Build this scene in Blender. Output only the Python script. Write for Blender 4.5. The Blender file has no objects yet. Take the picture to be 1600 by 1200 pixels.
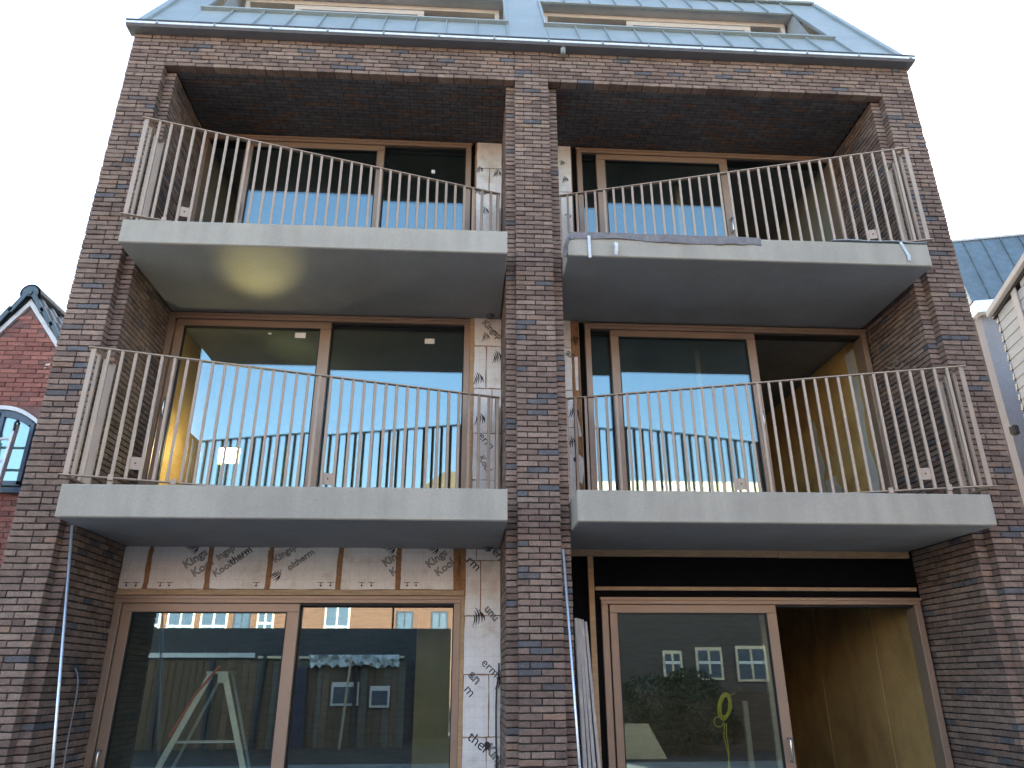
import bpy, math, random
import numpy as np
from mathutils import Vector, Matrix

rnd = random.Random(7)
R = math.radians
scene = bpy.context.scene
col = scene.collection

# ------------------------------------------------------------------ camera, sky, sun, exposure
CAM = (-0.7168, -7.2616, 1.649)
PITCH, YAW, ROLL = 0.3843, 0.0620, -0.0035
FPX = 1150.0


def cam_axes():
    cp, sp, cy, sy = math.cos(PITCH), math.sin(PITCH), math.cos(YAW), math.sin(YAW)
    fwd = Vector((sy * cp, cy * cp, sp))
    right = Vector((cy, -sy, 0))
    up = right.cross(fwd)
    cr, sr = math.cos(ROLL), math.sin(ROLL)
    return cr * right + sr * up, -sr * right + cr * up, fwd


cr_, cu_, cf_ = cam_axes()
cam_data = bpy.data.cameras.new('camera')
cam = bpy.data.objects.new('camera', cam_data)
col.objects.link(cam)
cam.matrix_world = Matrix(((cr_.x, cu_.x, -cf_.x, CAM[0]), (cr_.y, cu_.y, -cf_.y, CAM[1]),
                           (cr_.z, cu_.z, -cf_.z, CAM[2]), (0, 0, 0, 1)))
cam_data.sensor_width = 36
cam_data.lens = FPX / 1600 * 36
cam_data.clip_start = 0.05
cam_data.clip_end = 3000
scene.camera = cam

SUN_EL, SUN_AZ = R(17), R(20)          # azimuth from +Y (behind the house) towards +X
world = bpy.data.worlds.new('World')
scene.world = world
world.use_nodes = True
wn = world.node_tree
wn.nodes.clear()
wo = wn.nodes.new('ShaderNodeOutputWorld')
wb = wn.nodes.new('ShaderNodeBackground')
sky = wn.nodes.new('ShaderNodeTexSky')
sky.sky_type = 'NISHITA'
sky.sun_disc = False
sky.sun_elevation = SUN_EL
sky.sun_rotation = SUN_AZ
sky.air_density = 1.0
sky.dust_density = 2.5
sky.ozone_density = 1.0
wb.inputs['Strength'].default_value = 0.075
wn.links.new(sky.outputs[0], wb.inputs[0])
wn.links.new(wb.outputs[0], wo.inputs[0])

sun_data = bpy.data.lights.new('sun', 'SUN')
sun_data.energy = 5.0
sun_data.angle = R(0.5)
sun_data.color = (1.0, 0.89, 0.74)
sun = bpy.data.objects.new('sun', sun_data)
col.objects.link(sun)
sdir = Vector((math.sin(SUN_AZ) * math.cos(SUN_EL), math.cos(SUN_AZ) * math.cos(SUN_EL), math.sin(SUN_EL)))
sun.rotation_euler = sdir.to_track_quat('Z', 'Y').to_euler()
sun.location = (0, 30, 30)

scene.view_settings.view_transform = 'Standard'
scene.view_settings.look = 'None'
scene.view_settings.gamma = 1
scene.view_settings.use_curve_mapping = False
scene.view_settings.exposure = 3.48
scene.render.engine = 'CYCLES'
scene.cycles.use_denoising = True
scene.cycles.max_bounces = 7
scene.cycles.diffuse_bounces = 4
scene.cycles.glossy_bounces = 4
scene.cycles.transparent_max_bounces = 12
scene.cycles.caustics_reflective = False
scene.cycles.caustics_refractive = False
scene.cycles.sample_clamp_indirect = 6


def pix(x, y, Y=None, Z=None, X=None):
    """point on the plane Y=.. / Z=.. / X=.. that the reference pixel (1600x1200) looks at"""
    d = cf_ + (x - 800) / FPX * cr_ - (y - 600) / FPX * cu_
    if Y is not None:
        t = (Y - CAM[1]) / d.y
    elif Z is not None:
        t = (Z - CAM[2]) / d.z
    else:
        t = (X - CAM[0]) / d.x
    return Vector(CAM) + t * d


# ------------------------------------------------------------------ materials
class N:
    def __init__(s, name):
        s.m = bpy.data.materials.new(name)
        s.m.use_nodes = True
        s.t = s.m.node_tree
        s.t.nodes.clear()
        s.out = s.t.nodes.new('ShaderNodeOutputMaterial')

    def n(s, typ, **kw):
        nd = s.t.nodes.new(typ)
        for k, v in kw.items():
            if k in nd.inputs.keys() if isinstance(k, str) else False:
                nd.inputs[k].default_value = v
            else:
                setattr(nd, k, v)
        return nd

    def l(s, a, b):
        s.t.links.new(a, b)


def rgb(c):
    return (c[0], c[1], c[2], 1)


def pm(name, c, rough=0.6, metal=0.0, var=0.18, scale=5.0, bump=0.15, bscale=60.0, c2=None, c2scale=2.0, c2lo=0.5,
       c2hi=0.65, stretch=(1, 1, 1), spec=0.5, fine=0.1, dist=0.004):
    """principled material with two sizes of mottling, an optional second colour in patches, and a fine relief"""
    k = N(name)
    p = k.n('ShaderNodeBsdfPrincipled')
    p.inputs['Roughness'].default_value = rough
    p.inputs['Metallic'].default_value = metal
    p.inputs['Specular IOR Level'].default_value = spec
    tc = k.n('ShaderNodeTexCoord')
    mp = k.n('ShaderNodeMapping')
    mp.inputs['Scale'].default_value = stretch
    k.l(tc.outputs['Object'], mp.inputs[0])
    n1 = k.n('ShaderNodeTexNoise')
    n1.inputs['Scale'].default_value = scale
    n1.inputs['Detail'].default_value = 6
    n1.inputs['Roughness'].default_value = 0.65
    k.l(mp.outputs[0], n1.inputs['Vector'])
    mr = k.n('ShaderNodeMapRange')
    mr.inputs['From Min'].default_value = 0.3
    mr.inputs['From Max'].default_value = 0.7
    mr.inputs['To Min'].default_value = 1 - var
    mr.inputs['To Max'].default_value = 1 + var
    k.l(n1.outputs['Fac'], mr.inputs['Value'])
    n2 = k.n('ShaderNodeTexNoise')
    n2.inputs['Scale'].default_value = bscale
    n2.inputs['Detail'].default_value = 4
    k.l(mp.outputs[0], n2.inputs['Vector'])
    mr2 = k.n('ShaderNodeMapRange')
    mr2.inputs['From Min'].default_value = 0.3
    mr2.inputs['From Max'].default_value = 0.7
    mr2.inputs['To Min'].default_value = 1 - fine
    mr2.inputs['To Max'].default_value = 1 + fine
    k.l(n2.outputs['Fac'], mr2.inputs['Value'])
    mul = k.n('ShaderNodeMath', operation='MULTIPLY')
    k.l(mr.outputs[0], mul.inputs[0])
    k.l(mr2.outputs[0], mul.inputs[1])
    src = None
    if c2 is not None:
        n3 = k.n('ShaderNodeTexNoise')
        n3.inputs['Scale'].default_value = c2scale
        n3.inputs['Detail'].default_value = 7
        n3.inputs['Roughness'].default_value = 0.6
        k.l(mp.outputs[0], n3.inputs['Vector'])
        r3 = k.n('ShaderNodeMapRange')
        r3.inputs['From Min'].default_value = c2lo
        r3.inputs['From Max'].default_value = c2hi
        k.l(n3.outputs['Fac'], r3.inputs['Value'])
        mx = k.n('ShaderNodeMix', data_type='RGBA')
        mx.inputs[6].default_value = rgb(c)
        mx.inputs[7].default_value = rgb(c2)
        k.l(r3.outputs[0], mx.inputs[0])
        src = mx.outputs[2]
    vm = k.n('ShaderNodeVectorMath', operation='SCALE')
    if src is None:
        vm.inputs[0].default_value = c
    else:
        k.l(src, vm.inputs[0])
    k.l(mul.outputs[0], vm.inputs['Scale'])
    k.l(vm.outputs[0], p.inputs['Base Color'])
    if bump > 0:
        b = k.n('ShaderNodeBump')
        b.inputs['Strength'].default_value = bump
        b.inputs['Distance'].default_value = dist
        k.l(n2.outputs['Fac'], b.inputs['Height'])
        k.l(b.outputs[0], p.inputs['Normal'])
    k.l(p.outputs[0], k.out.inputs[0])
    return k.m


def brick_mat(name, stops, bump=0.5, rough=0.85):
    """colour picked by the 'tone' every brick carries, mottled and pitted like fired clay"""
    k = N(name)
    p = k.n('ShaderNodeBsdfPrincipled')
    p.inputs['Roughness'].default_value = rough
    p.inputs['Specular IOR Level'].default_value = 0.3
    at = k.n('ShaderNodeAttribute')
    at.attribute_name = 'tone'
    ra = k.n('ShaderNodeValToRGB')
    ra.color_ramp.interpolation = 'LINEAR'
    while len(ra.color_ramp.elements) > 1:
        ra.color_ramp.elements.remove(ra.color_ramp.elements[-1])
    ra.color_ramp.elements[0].position = stops[0][0]
    ra.color_ramp.elements[0].color = rgb(stops[0][1])
    for pos, c in stops[1:]:
        e = ra.color_ramp.elements.new(pos)
        e.color = rgb(c)
    k.l(at.outputs['Fac'], ra.inputs[0])
    tc = k.n('ShaderNodeNewGeometry')
    n1 = k.n('ShaderNodeTexNoise')
    n1.inputs['Scale'].default_value = 9
    n1.inputs['Detail'].default_value = 8
    n1.inputs['Roughness'].default_value = 0.7
    k.l(tc.outputs['Position'], n1.inputs['Vector'])
    n2 = k.n('ShaderNodeTexNoise')
    n2.inputs['Scale'].default_value = 70
    n2.inputs['Detail'].default_value = 5
    k.l(tc.outputs['Position'], n2.inputs['Vector'])
    m1 = k.n('ShaderNodeMapRange')
    m1.inputs['From Min'].default_value = .3
    m1.inputs['From Max'].default_value = .7
    m1.inputs['To Min'].default_value = .72
    m1.inputs['To Max'].default_value = 1.25
    k.l(n1.outputs['Fac'], m1.inputs['Value'])
    m2 = k.n('ShaderNodeMapRange')
    m2.inputs['From Min'].default_value = .3
    m2.inputs['From Max'].default_value = .7
    m2.inputs['To Min'].default_value = .75
    m2.inputs['To Max'].default_value = 1.2
    k.l(n2.outputs['Fac'], m2.inputs['Value'])
    mu = k.n('ShaderNodeMath', operation='MULTIPLY')
    k.l(m1.outputs[0], mu.inputs[0])
    k.l(m2.outputs[0], mu.inputs[1])
    n4 = k.n('ShaderNodeTexNoise')
    n4.inputs['Scale'].default_value = .9
    n4.inputs['Detail'].default_value = 5
    k.l(tc.outputs['Position'], n4.inputs['Vector'])
    m4 = k.n('ShaderNodeMapRange')
    m4.inputs['From Min'].default_value = .3
    m4.inputs['From Max'].default_value = .7
    m4.inputs['To Min'].default_value = .84
    m4.inputs['To Max'].default_value = 1.16
    k.l(n4.outputs['Fac'], m4.inputs['Value'])
    mu4 = k.n('ShaderNodeMath', operation='MULTIPLY')
    k.l(mu.outputs[0], mu4.inputs[0])
    k.l(m4.outputs[0], mu4.inputs[1])
    n5 = k.n('ShaderNodeTexNoise')              # pale lime bloom and mortar smears
    n5.inputs['Scale'].default_value = 5.5
    n5.inputs['Detail'].default_value = 9
    n5.inputs['Roughness'].default_value = .75
    k.l(tc.outputs['Position'], n5.inputs['Vector'])
    m5 = k.n('ShaderNodeMapRange')
    m5.inputs['From Min'].default_value = .60
    m5.inputs['From Max'].default_value = .78
    m5.inputs['To Max'].default_value = .55
    k.l(n5.outputs['Fac'], m5.inputs['Value'])
    mx5 = k.n('ShaderNodeMix', data_type='RGBA')
    k.l(m5.outputs[0], mx5.inputs[0])
    k.l(ra.outputs[0], mx5.inputs[6])
    mx5.inputs[7].default_value = (.40, .36, .33, 1)
    vm = k.n('ShaderNodeVectorMath', operation='SCALE')
    k.l(mx5.outputs[2], vm.inputs[0])
    k.l(mu4.outputs[0], vm.inputs['Scale'])
    k.l(vm.outputs[0], p.inputs['Base Color'])
    b = k.n('ShaderNodeBump')
    b.inputs['Strength'].default_value = bump
    b.inputs['Distance'].default_value = 0.006
    k.l(n2.outputs['Fac'], b.inputs['Height'])
    k.l(b.outputs[0], p.inputs['Normal'])
    k.l(p.outputs[0], k.out.inputs[0])
    return k.m


def glass_mat(name, f0=0.10, tint=(0.86, 0.90, 0.85), rtint=(0.93, 0.97, 1.0)):
    """coated window pane: clear film plus a mirror reflection that grows towards grazing angles"""
    k = N(name)
    g = k.n('ShaderNodeNewGeometry')
    d = k.n('ShaderNodeVectorMath', operation='DOT_PRODUCT')
    k.l(g.outputs['Normal'], d.inputs[0])
    k.l(g.outputs['Incoming'], d.inputs[1])
    a = k.n('ShaderNodeMath', operation='ABSOLUTE')
    k.l(d.outputs['Value'], a.inputs[0])
    s = k.n('ShaderNodeMath', operation='SUBTRACT')
    s.inputs[0].default_value = 1
    k.l(a.outputs[0], s.inputs[1])
    pw = k.n('ShaderNodeMath', operation='POWER')
    k.l(s.outputs[0], pw.inputs[0])
    pw.inputs[1].default_value = 4.0
    ma = k.n('ShaderNodeMath', operation='MULTIPLY_ADD')
    k.l(pw.outputs[0], ma.inputs[0])
    ma.inputs[1].default_value = 1 - f0
    ma.inputs[2].default_value = f0
    ma.use_clamp = True
    tr = k.n('ShaderNodeBsdfTransparent')
    tr.inputs[0].default_value = rgb(tint)
    gl = k.n('ShaderNodeBsdfGlossy')
    gl.inputs['Color'].default_value = rgb(rtint)
    gl.inputs['Roughness'].default_value = 0.0
    tc = k.n('ShaderNodeTexCoord')
    no = k.n('ShaderNodeTexNoise')
    no.inputs['Scale'].default_value = 1.1
    no.inputs['Detail'].default_value = 1
    k.l(tc.outputs['Object'], no.inputs['Vector'])
    bp = k.n('ShaderNodeBump')
    bp.inputs['Strength'].default_value = 0.008
    bp.inputs['Distance'].default_value = 0.02
    k.l(no.outputs['Fac'], bp.inputs['Height'])
    k.l(bp.outputs[0], gl.inputs['Normal'])
    df = k.n('ShaderNodeBsdfDiffuse')
    df.inputs[0].default_value = (.75, .75, .72, 1)
    dn = k.n('ShaderNodeTexNoise')
    dn.inputs['Scale'].default_value = 3.5
    dn.inputs['Detail'].default_value = 8
    dm = k.n('ShaderNodeMapping')
    dm.inputs['Scale'].default_value = (1, 1, .35)
    k.l(tc.outputs['Object'], dm.inputs[0])
    k.l(dm.outputs[0], dn.inputs['Vector'])
    dr_ = k.n('ShaderNodeMapRange')
    dr_.inputs['From Min'].default_value = .4
    dr_.inputs['From Max'].default_value = .8
    dr_.inputs['To Min'].default_value = .0015
    dr_.inputs['To Max'].default_value = .016
    k.l(dn.outputs['Fac'], dr_.inputs['Value'])
    md = k.n('ShaderNodeMixShader')
    k.l(dr_.outputs[0], md.inputs[0])
    k.l(tr.outputs[0], md.inputs[1])
    k.l(df.outputs[0], md.inputs[2])
    mx = k.n('ShaderNodeMixShader')
    k.l(ma.outputs[0], mx.inputs[0])
    k.l(md.outputs[0], mx.inputs[1])
    k.l(gl.outputs[0], mx.inputs[2])
    k.l(mx.outputs[0], k.out.inputs[0])
    return k.m


M = {}
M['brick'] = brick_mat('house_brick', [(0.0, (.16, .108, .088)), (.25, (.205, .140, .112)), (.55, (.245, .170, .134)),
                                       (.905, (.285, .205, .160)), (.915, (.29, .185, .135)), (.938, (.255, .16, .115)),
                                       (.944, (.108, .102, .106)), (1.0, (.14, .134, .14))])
M['red_brick'] = brick_mat('old_red_brick', [(0, (.24, .10, .085)), (.5, (.33, .135, .11)), (.85, (.40, .175, .135)),
                                             (1, (.14, .08, .08))], bump=.3)
M['mortar'] = pm('dark_mortar', (.036, .031, .030), .95, bump=.4)
M['old_mortar'] = pm('old_mortar', (.21, .12, .105), .95, bump=.3)
M['concrete'] = pm('balcony_concrete', (.50, .48, .44), .8, var=.10, scale=2.5, bump=.1, bscale=35, c2=(.40, .385, .35),
                   c2scale=3.0, c2lo=.55, c2hi=.75, fine=.05)
def concrete(name, c):
    k = N(name)
    p = k.n('ShaderNodeBsdfPrincipled')
    p.inputs['Roughness'].default_value = .82
    p.inputs['Specular IOR Level'].default_value = .35
    g = k.n('ShaderNodeNewGeometry')
    facs = []
    for sc, st, lo, hi, a, b in ((1.3, (1, 1, 1), .3, .7, .90, 1.08), (6, (1, 1, .12), .35, .75, 1.03, .86), (60, (1, 1, 1), .3, .7, .95, 1.05),
                                 (34, (1, 1, 1), .72, .76, 1, .7)):
        mp = k.n('ShaderNodeMapping')
        mp.inputs['Scale'].default_value = st
        k.l(g.outputs['Position'], mp.inputs[0])
        n = k.n('ShaderNodeTexNoise')
        n.inputs['Scale'].default_value = sc
        n.inputs['Detail'].default_value = 6 if sc < 30 else 2
        k.l(mp.outputs[0], n.inputs['Vector'])
        m = k.n('ShaderNodeMapRange')
        m.inputs['From Min'].default_value = lo
        m.inputs['From Max'].default_value = hi
        m.inputs['To Min'].default_value = a
        m.inputs['To Max'].default_value = b
        k.l(n.outputs['Fac'], m.inputs['Value'])
        facs.append(m.outputs[0])
    x = facs[0]
    for f in facs[1:]:
        mu = k.n('ShaderNodeMath', operation='MULTIPLY')
        k.l(x, mu.inputs[0])
        k.l(f, mu.inputs[1])
        x = mu.outputs[0]
    v = k.n('ShaderNodeVectorMath', operation='SCALE')
    v.inputs[0].default_value = c
    k.l(x, v.inputs['Scale'])
    k.l(v.outputs[0], p.inputs['Base Color'])
    b = k.n('ShaderNodeBump')
    b.inputs['Strength'].default_value = .25
    b.inputs['Distance'].default_value = .004
    k.l(facs[3], b.inputs['Height'])
    k.l(b.outputs[0], p.inputs['Normal'])
    k.l(p.outputs[0], k.out.inputs[0])
    return k.m


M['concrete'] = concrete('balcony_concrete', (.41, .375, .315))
M['underside'] = pm('darkened_concrete', (.31, .315, .32), .75, var=.10, scale=1.8, bump=.08, c2=(.29, .285, .27), c2scale=1.1, c2lo=.45, c2hi=.7)  # darker than the slab edges, to deepen the soffit
M['rail'] = pm('champagne_coated_steel', (.42, .32, .245), .5, metal=.05, var=.05, bump=.03, bscale=200, fine=.03)
M['frame'] = pm('bronze_coated_aluminium', (.335, .235, .17), .42, metal=.22, var=.05, bump=.03, bscale=200, fine=.03)
M['pale_frame'] = pm('pale_coated_frame', (.64, .56, .49), .45, var=.05, bump=.03)
M['frame_dark'] = pm('black_gasket', (.012, .012, .014), .6, var=.1, bump=0)
M['handle'] = pm('brushed_steel_handle', (.62, .62, .62), .25, metal=.9, var=.05, bump=0)
M['zinc2'] = pm('darker_zinc_roof', (.13, .185, .225), .5, metal=.25, var=.14, scale=1.5, bump=.05, bscale=12)
M['zinc'] = pm('pre_weathered_zinc', (.31, .355, .355), .5, metal=.2, var=.10, scale=1.6, bump=.05, bscale=12, fine=.03,
               c2=(.36, .40, .395), c2scale=1.2, c2lo=.45, c2hi=.7)
M['zinc_dark'] = pm('plain_zinc_sheet', (.44, .47, .49), .5, metal=.1, var=.1, bump=.04)  # one even tone, paler than the main roof zinc
M['gutter'] = pm('bright_zinc_gutter', (.82, .85, .88), .35, metal=.3, var=.06, bump=.03, bscale=20)
M['gutter_lip'] = pm('dark_gutter_edge', (.07, .085, .105), .5, metal=.3, var=.1, bump=0)
M['gutter_soffit'] = pm('dark_eaves_sheet', (.13, .135, .15), .55, var=.12, bump=.03)
M['foil'] = pm('insulation_foil', (.86, .83, .79), .5, var=.07, scale=4, bump=.12, bscale=30, fine=.04,
               c2=(.60, .51, .42), c2scale=3.2, c2lo=.54, c2hi=.78)
_k = M['foil'].node_tree
_p = [n for n in _k.nodes if n.type == 'BSDF_PRINCIPLED'][0]
_src = _p.inputs['Base Color'].links[0].from_socket
_tc = _k.nodes.new('ShaderNodeTexCoord')
_mp = _k.nodes.new('ShaderNodeMapping')
_mp.inputs['Rotation'].default_value = (R(90), 0, 0)
_k.links.new(_tc.outputs['Object'], _mp.inputs[0])
_b = _k.nodes.new('ShaderNodeTexBrick')
_b.offset = 0
_b.inputs['Color1'].default_value = _b.inputs['Color2'].default_value = (1, 1, 1, 1)
_b.inputs['Mortar'].default_value = (.86, .845, .83, 1)
_b.inputs['Scale'].default_value = 1
_b.inputs['Brick Width'].default_value = .10
_b.inputs['Row Height'].default_value = .10
_b.inputs['Mortar Size'].default_value = .0022
_k.links.new(_mp.outputs[0], _b.inputs['Vector'])
_mx = _k.nodes.new('ShaderNodeMix')
_mx.data_type = 'RGBA'
_mx.blend_type = 'MULTIPLY'
_mx.inputs[0].default_value = 1
_k.links.new(_src, _mx.inputs[6])
_k.links.new(_b.outputs['Color'], _mx.inputs[7])
_k.links.new(_mx.outputs[2], _p.inputs['Base Color'])
M['foam'] = pm('expanding_foam', (.36, .19, .09), .9, var=.25, scale=20, bump=.6, bscale=40)
M['print'] = pm('black_print', (.018, .018, .028), .7, var=.1, bump=0)
M['timber'] = pm('raw_timber', (.50, .32, .17), .75, var=.18, scale=3, bump=.2, bscale=20, stretch=(1, 1, 8))
M['timber_x'] = pm('raw_timber_along', (.47, .33, .20), .75, var=.2, scale=5, bump=.2, bscale=20, stretch=(1, 8, 8))
M['membrane'] = pm('black_membrane', (.005, .005, .007), .9, var=.2, bump=.1, spec=.15)
M['glass'] = glass_mat('window_glass', .165, rtint=(.69, .92, 1.0))
M['plaster'] = pm('golden_wall', (.66, .42, .145), .8, var=.22, scale=1.8, bump=.1, c2=(.40, .22, .075), c2scale=1.4,
                  c2lo=.5, c2hi=.7)
M['stained_panel'] = pm('stained_wood_panel', (.50, .32, .12), .8, var=.18, scale=2.2, bump=.1, c2=(.30, .175, .065), c2scale=1.3, c2lo=.45, c2hi=.75, stretch=(1, 1.1, .8))
M['torn'] = pm('torn_white_filler', (.66, .64, .58), .85, var=.1)
M['inner'] = pm('interior_board', (.30, .28, .22), .9, var=.2, scale=1.5, bump=.05)
M['inner_ceiling'] = pm('interior_concrete', (.24, .23, .21), .9, var=.15, scale=1.5)
M['alu'] = pm('ladder_aluminium', (.62, .66, .68), .45, metal=.12, var=.08, bump=.03, fine=.03)
M['painted_alu'] = pm('pale_ladder_rail', (.86, .88, .82), .5, var=.1, bump=.03, c2=(.45, .47, .42), c2scale=8, c2lo=.62, c2hi=.7)
M['red'] = pm('red_plastic', (.50, .07, .035), .5, var=.1)
M['yellow'] = pm('yellow_rope', (.85, .75, .05), .6, var=.1)
M['galv'] = pm('galvanised_tube', (.62, .68, .74), .3, metal=.7, var=.06, bump=0)
M['black_rubber'] = pm('black_rubber', (.02, .02, .025), .5, var=.1, bump=0)
M['grey_wire'] = pm('grey_wire', (.28, .28, .29), .6, var=.1, bump=0)
M['lead'] = pm('grey_felt', (.19, .18, .185), .8, var=.25, scale=12, bump=.6, bscale=60)
M['strap'] = pm('pale_strap', (.60, .66, .70), .6, var=.08, bump=.05)
M['sticker'] = pm('white_sticker', (.85, .85, .83), .6, var=.02, bump=0)
M['board_grey'] = pm('grey_sheet_face', (.40, .43, .48), .7, var=.1)
M['board_edge'] = pm('pale_sheet_edge', (.60, .57, .54), .8, var=.2, scale=8, stretch=(6, 6, 1))
M['tile'] = pm('dark_roof_tile', (.075, .105, .125), .38, var=.15, bump=.06)
M['white'] = pm('white_paint', (.72, .73, .74), .5, var=.05, bump=.03)
M['dark_window'] = pm('dark_blue_window_paint', (.055, .085, .13), .4, var=.08, bump=0)
M['render_grey'] = pm('grey_render', (.28, .285, .31), .95, var=.06, spec=.08)
M['render_brown'] = pm('brown_grey_render', (.10, .09, .088), .95, var=.06, spec=.05)
M['siding'] = pm('pale_siding', (.40, .48, .55), .9, var=.06, spec=.08, bump=.04, stretch=(1, 1, 4))
M['trim_grey'] = pm('pale_grey_trim', (.46, .51, .56), .85, var=.06, bump=.03, spec=.1)
M['curtain'] = pm('pale_curtain', (.42, .55, .60), .8, var=.1, scale=6, stretch=(6, 1, .3))
M['ground'] = pm('sandy_building_ground', (.25, .24, .22), .95, var=.25, scale=.8, bump=.5, bscale=12, c2=(.20, .19, .175), c2scale=.5)
M['wood_dark'] = pm('weathered_fence_wood', (.17, .12, .085), .85, var=.25, scale=4, bump=.2, stretch=(1, 6, 6))
M['shed_dark'] = pm('dark_blue_cladding', (.028, .038, .055), .7, var=.15)
M['leaf'] = pm('hedge_leaf', (.055, .085, .035), .6, var=.35, scale=5, bump=0)
M['cream'] = pm('cream_stucco', (.70, .60, .45), .8, var=.06)
M['plywood'] = pm('plywood_sheet', (.42, .36, .26), .75, var=.12, scale=3, stretch=(1, 1, 5))
M['pantile'] = pm('ochre_pantile', (.14, .095, .058), .8, var=.25, scale=6, bump=.4, bscale=12)
em = N('lamp_glow')
e_ = em.n('ShaderNodeEmission')
e_.inputs[0].default_value = (1, .86, .55, 1)
e_.inputs[1].default_value = 9
em.l(e_.outputs[0], em.out.inputs[0])
M['lamp'] = em.m


# ------------------------------------------------------------------ mesh helpers
ROOT = {}


class MB:
    def __init__(s):
        s.v, s.f = [], []

    def add(s, vs, fs):
        o = len(s.v)
        s.v += [tuple(p) for p in vs]
        s.f += [tuple(i + o for i in f) for f in fs]
        return s

    def obox(s, c, ax, ay, az, ch=0.0):
        """box with centre c, half-axes ax ay az, chamfered by ch metres"""
        c = Vector(c); A = [Vector(ax), Vector(ay), Vector(az)]
        L = [a.length for a in A]
        ch = min(ch, min(L) * .45)
        if ch <= 0:
            vs = [c + sx * A[0] + sy * A[1] + sz * A[2] for sx in (-1, 1) for sy in (-1, 1) for sz in (-1, 1)]
            return s.add(vs, [(0, 1, 3, 2), (4, 6, 7, 5), (0, 4, 5, 1), (2, 3, 7, 6), (0, 2, 6, 4), (1, 5, 7, 3)])
        U = [a.normalized() for a in A]
        vs, idx = [], {}
        for sx in (-1, 1):
            for sy in (-1, 1):
                for sz in (-1, 1):
                    sg = (sx, sy, sz)
                    for k in range(3):
                        p = c.copy()
                        for j in range(3):
                            p += sg[j] * (L[j] - (0 if j == k else ch)) * U[j]
                        idx[(sg, k)] = len(vs)
                        vs.append(p)
        fs = []
        for k in range(3):
            a, b = [j for j in range(3) if j != k]
            for sgn in (-1, 1):
                q = []
                for (u, w) in ((-1, -1), (1, -1), (1, 1), (-1, 1)):
                    t = [0, 0, 0]; t[k] = sgn; t[a] = u; t[b] = w
                    q.append(idx[(tuple(t), k)])
                if (sgn > 0) == (k == 1):
                    q.reverse()
                fs.append(tuple(q))
        for k in range(3):           # edges along axis k
            a, b = [j for j in range(3) if j != k]
            for u in (-1, 1):
                for w in (-1, 1):
                    t0 = [0, 0, 0]; t0[a] = u; t0[b] = w; t0[k] = -1
                    t1 = list(t0); t1[k] = 1
                    t0, t1 = tuple(t0), tuple(t1)
                    fs.append((idx[(t0, a)], idx[(t1, a)], idx[(t1, b)], idx[(t0, b)]))
        for sx in (-1, 1):
            for sy in (-1, 1):
                for sz in (-1, 1):
                    sg = (sx, sy, sz)
                    fs.append((idx[(sg, 0)], idx[(sg, 1)], idx[(sg, 2)]))
        return s.add(vs, fs)

    def box(s, x0, x1, y0, y1, z0, z1, ch=0.0):
        return s.obox(((x0 + x1) / 2, (y0 + y1) / 2, (z0 + z1) / 2), (abs(x1 - x0) / 2, 0, 0), (0, abs(y1 - y0) / 2, 0),
                      (0, 0, abs(z1 - z0) / 2), ch)

    def bar(s, a, b, w, d, side=(0, 1, 0), ch=0.0):
        """bar from a to b, w across and d deep (d along 'side')"""
        a, b = Vector(a), Vector(b)
        z = (b - a)
        zl = z.length
        z = z / zl
        y = Vector(side) - z * Vector(side).dot(z)
        y.normalize()
        x = y.cross(z)
        return s.obox((a + b) / 2, x * w / 2, y * d / 2, z * zl / 2, ch)

    def tube(s, pts, r, n=8, cap=True):
        pts = [Vector(p) for p in pts]
        rs = r if isinstance(r, (list, tuple)) else [r] * len(pts)
        up = None
        rings = []
        for i, p in enumerate(pts):
            t = (pts[min(i + 1, len(pts) - 1)] - pts[max(i - 1, 0)]).normalized()
            if up is None:
                up = t.orthogonal().normalized()
            up = (up - t * up.dot(t))
            up = up.normalized() if up.length > 1e-6 else t.orthogonal().normalized()
            w = t.cross(up)
            rings.append([p + rs[i] * (math.cos(2 * math.pi * k / n) * up + math.sin(2 * math.pi * k / n) * w) for k in range(n)])
        vs = [q for rg in rings for q in rg]
        fs = []
        for i in range(len(pts) - 1):
            for k in range(n):
                fs.append((i * n + k, i * n + (k + 1) % n, (i + 1) * n + (k + 1) % n, (i + 1) * n + k))
        if cap:
            fs.append(tuple(range(n - 1, -1, -1)))
            fs.append(tuple((len(pts) - 1) * n + k for k in range(n)))
        return s.add(vs, fs)

    def prism(s, poly, d):
        """polygon (list of points) extruded by vector d"""
        d = Vector(d)
        n = len(poly)
        a = [Vector(p) for p in poly]
        vs = a + [p + d for p in a]
        fs = [tuple(range(n - 1, -1, -1)), tuple(range(n, 2 * n))]
        for i in range(n):
            j = (i + 1) % n
            fs.append((i, j, n + j, n + i))
        return s.add(vs, fs)

    def build(s, name, mat, parent=None, smooth=False, label=None, kind=None):
        me = bpy.data.meshes.new(name)
        off = ROOT.get(parent.name, Vector((0, 0, 0))) if parent else Vector((0, 0, 0))
        me.from_pydata([(p[0] - off.x, p[1] - off.y, p[2] - off.z) for p in s.v], [], s.f)
        me.materials.append(M[mat] if isinstance(mat, str) else mat)
        if smooth:
            me.polygons.foreach_set('use_smooth', [True] * len(me.polygons))
        o = bpy.data.objects.new(name, me)
        col.objects.link(o)
        if parent:
            o.parent = parent
            ROOT[o.name] = off
        if label:
            o['label'] = label
        if kind:
            o['kind'] = kind
        return o


def thing(name, label, cat, loc=(0, 0, 0), group=None):
    o = bpy.data.objects.new(name, None)
    o.empty_display_size = .2
    col.objects.link(o)
    o.location = loc
    ROOT[o.name] = Vector(loc)
    o['label'] = label
    o['category'] = cat
    if group:
        o['group'] = group
    return o


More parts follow.
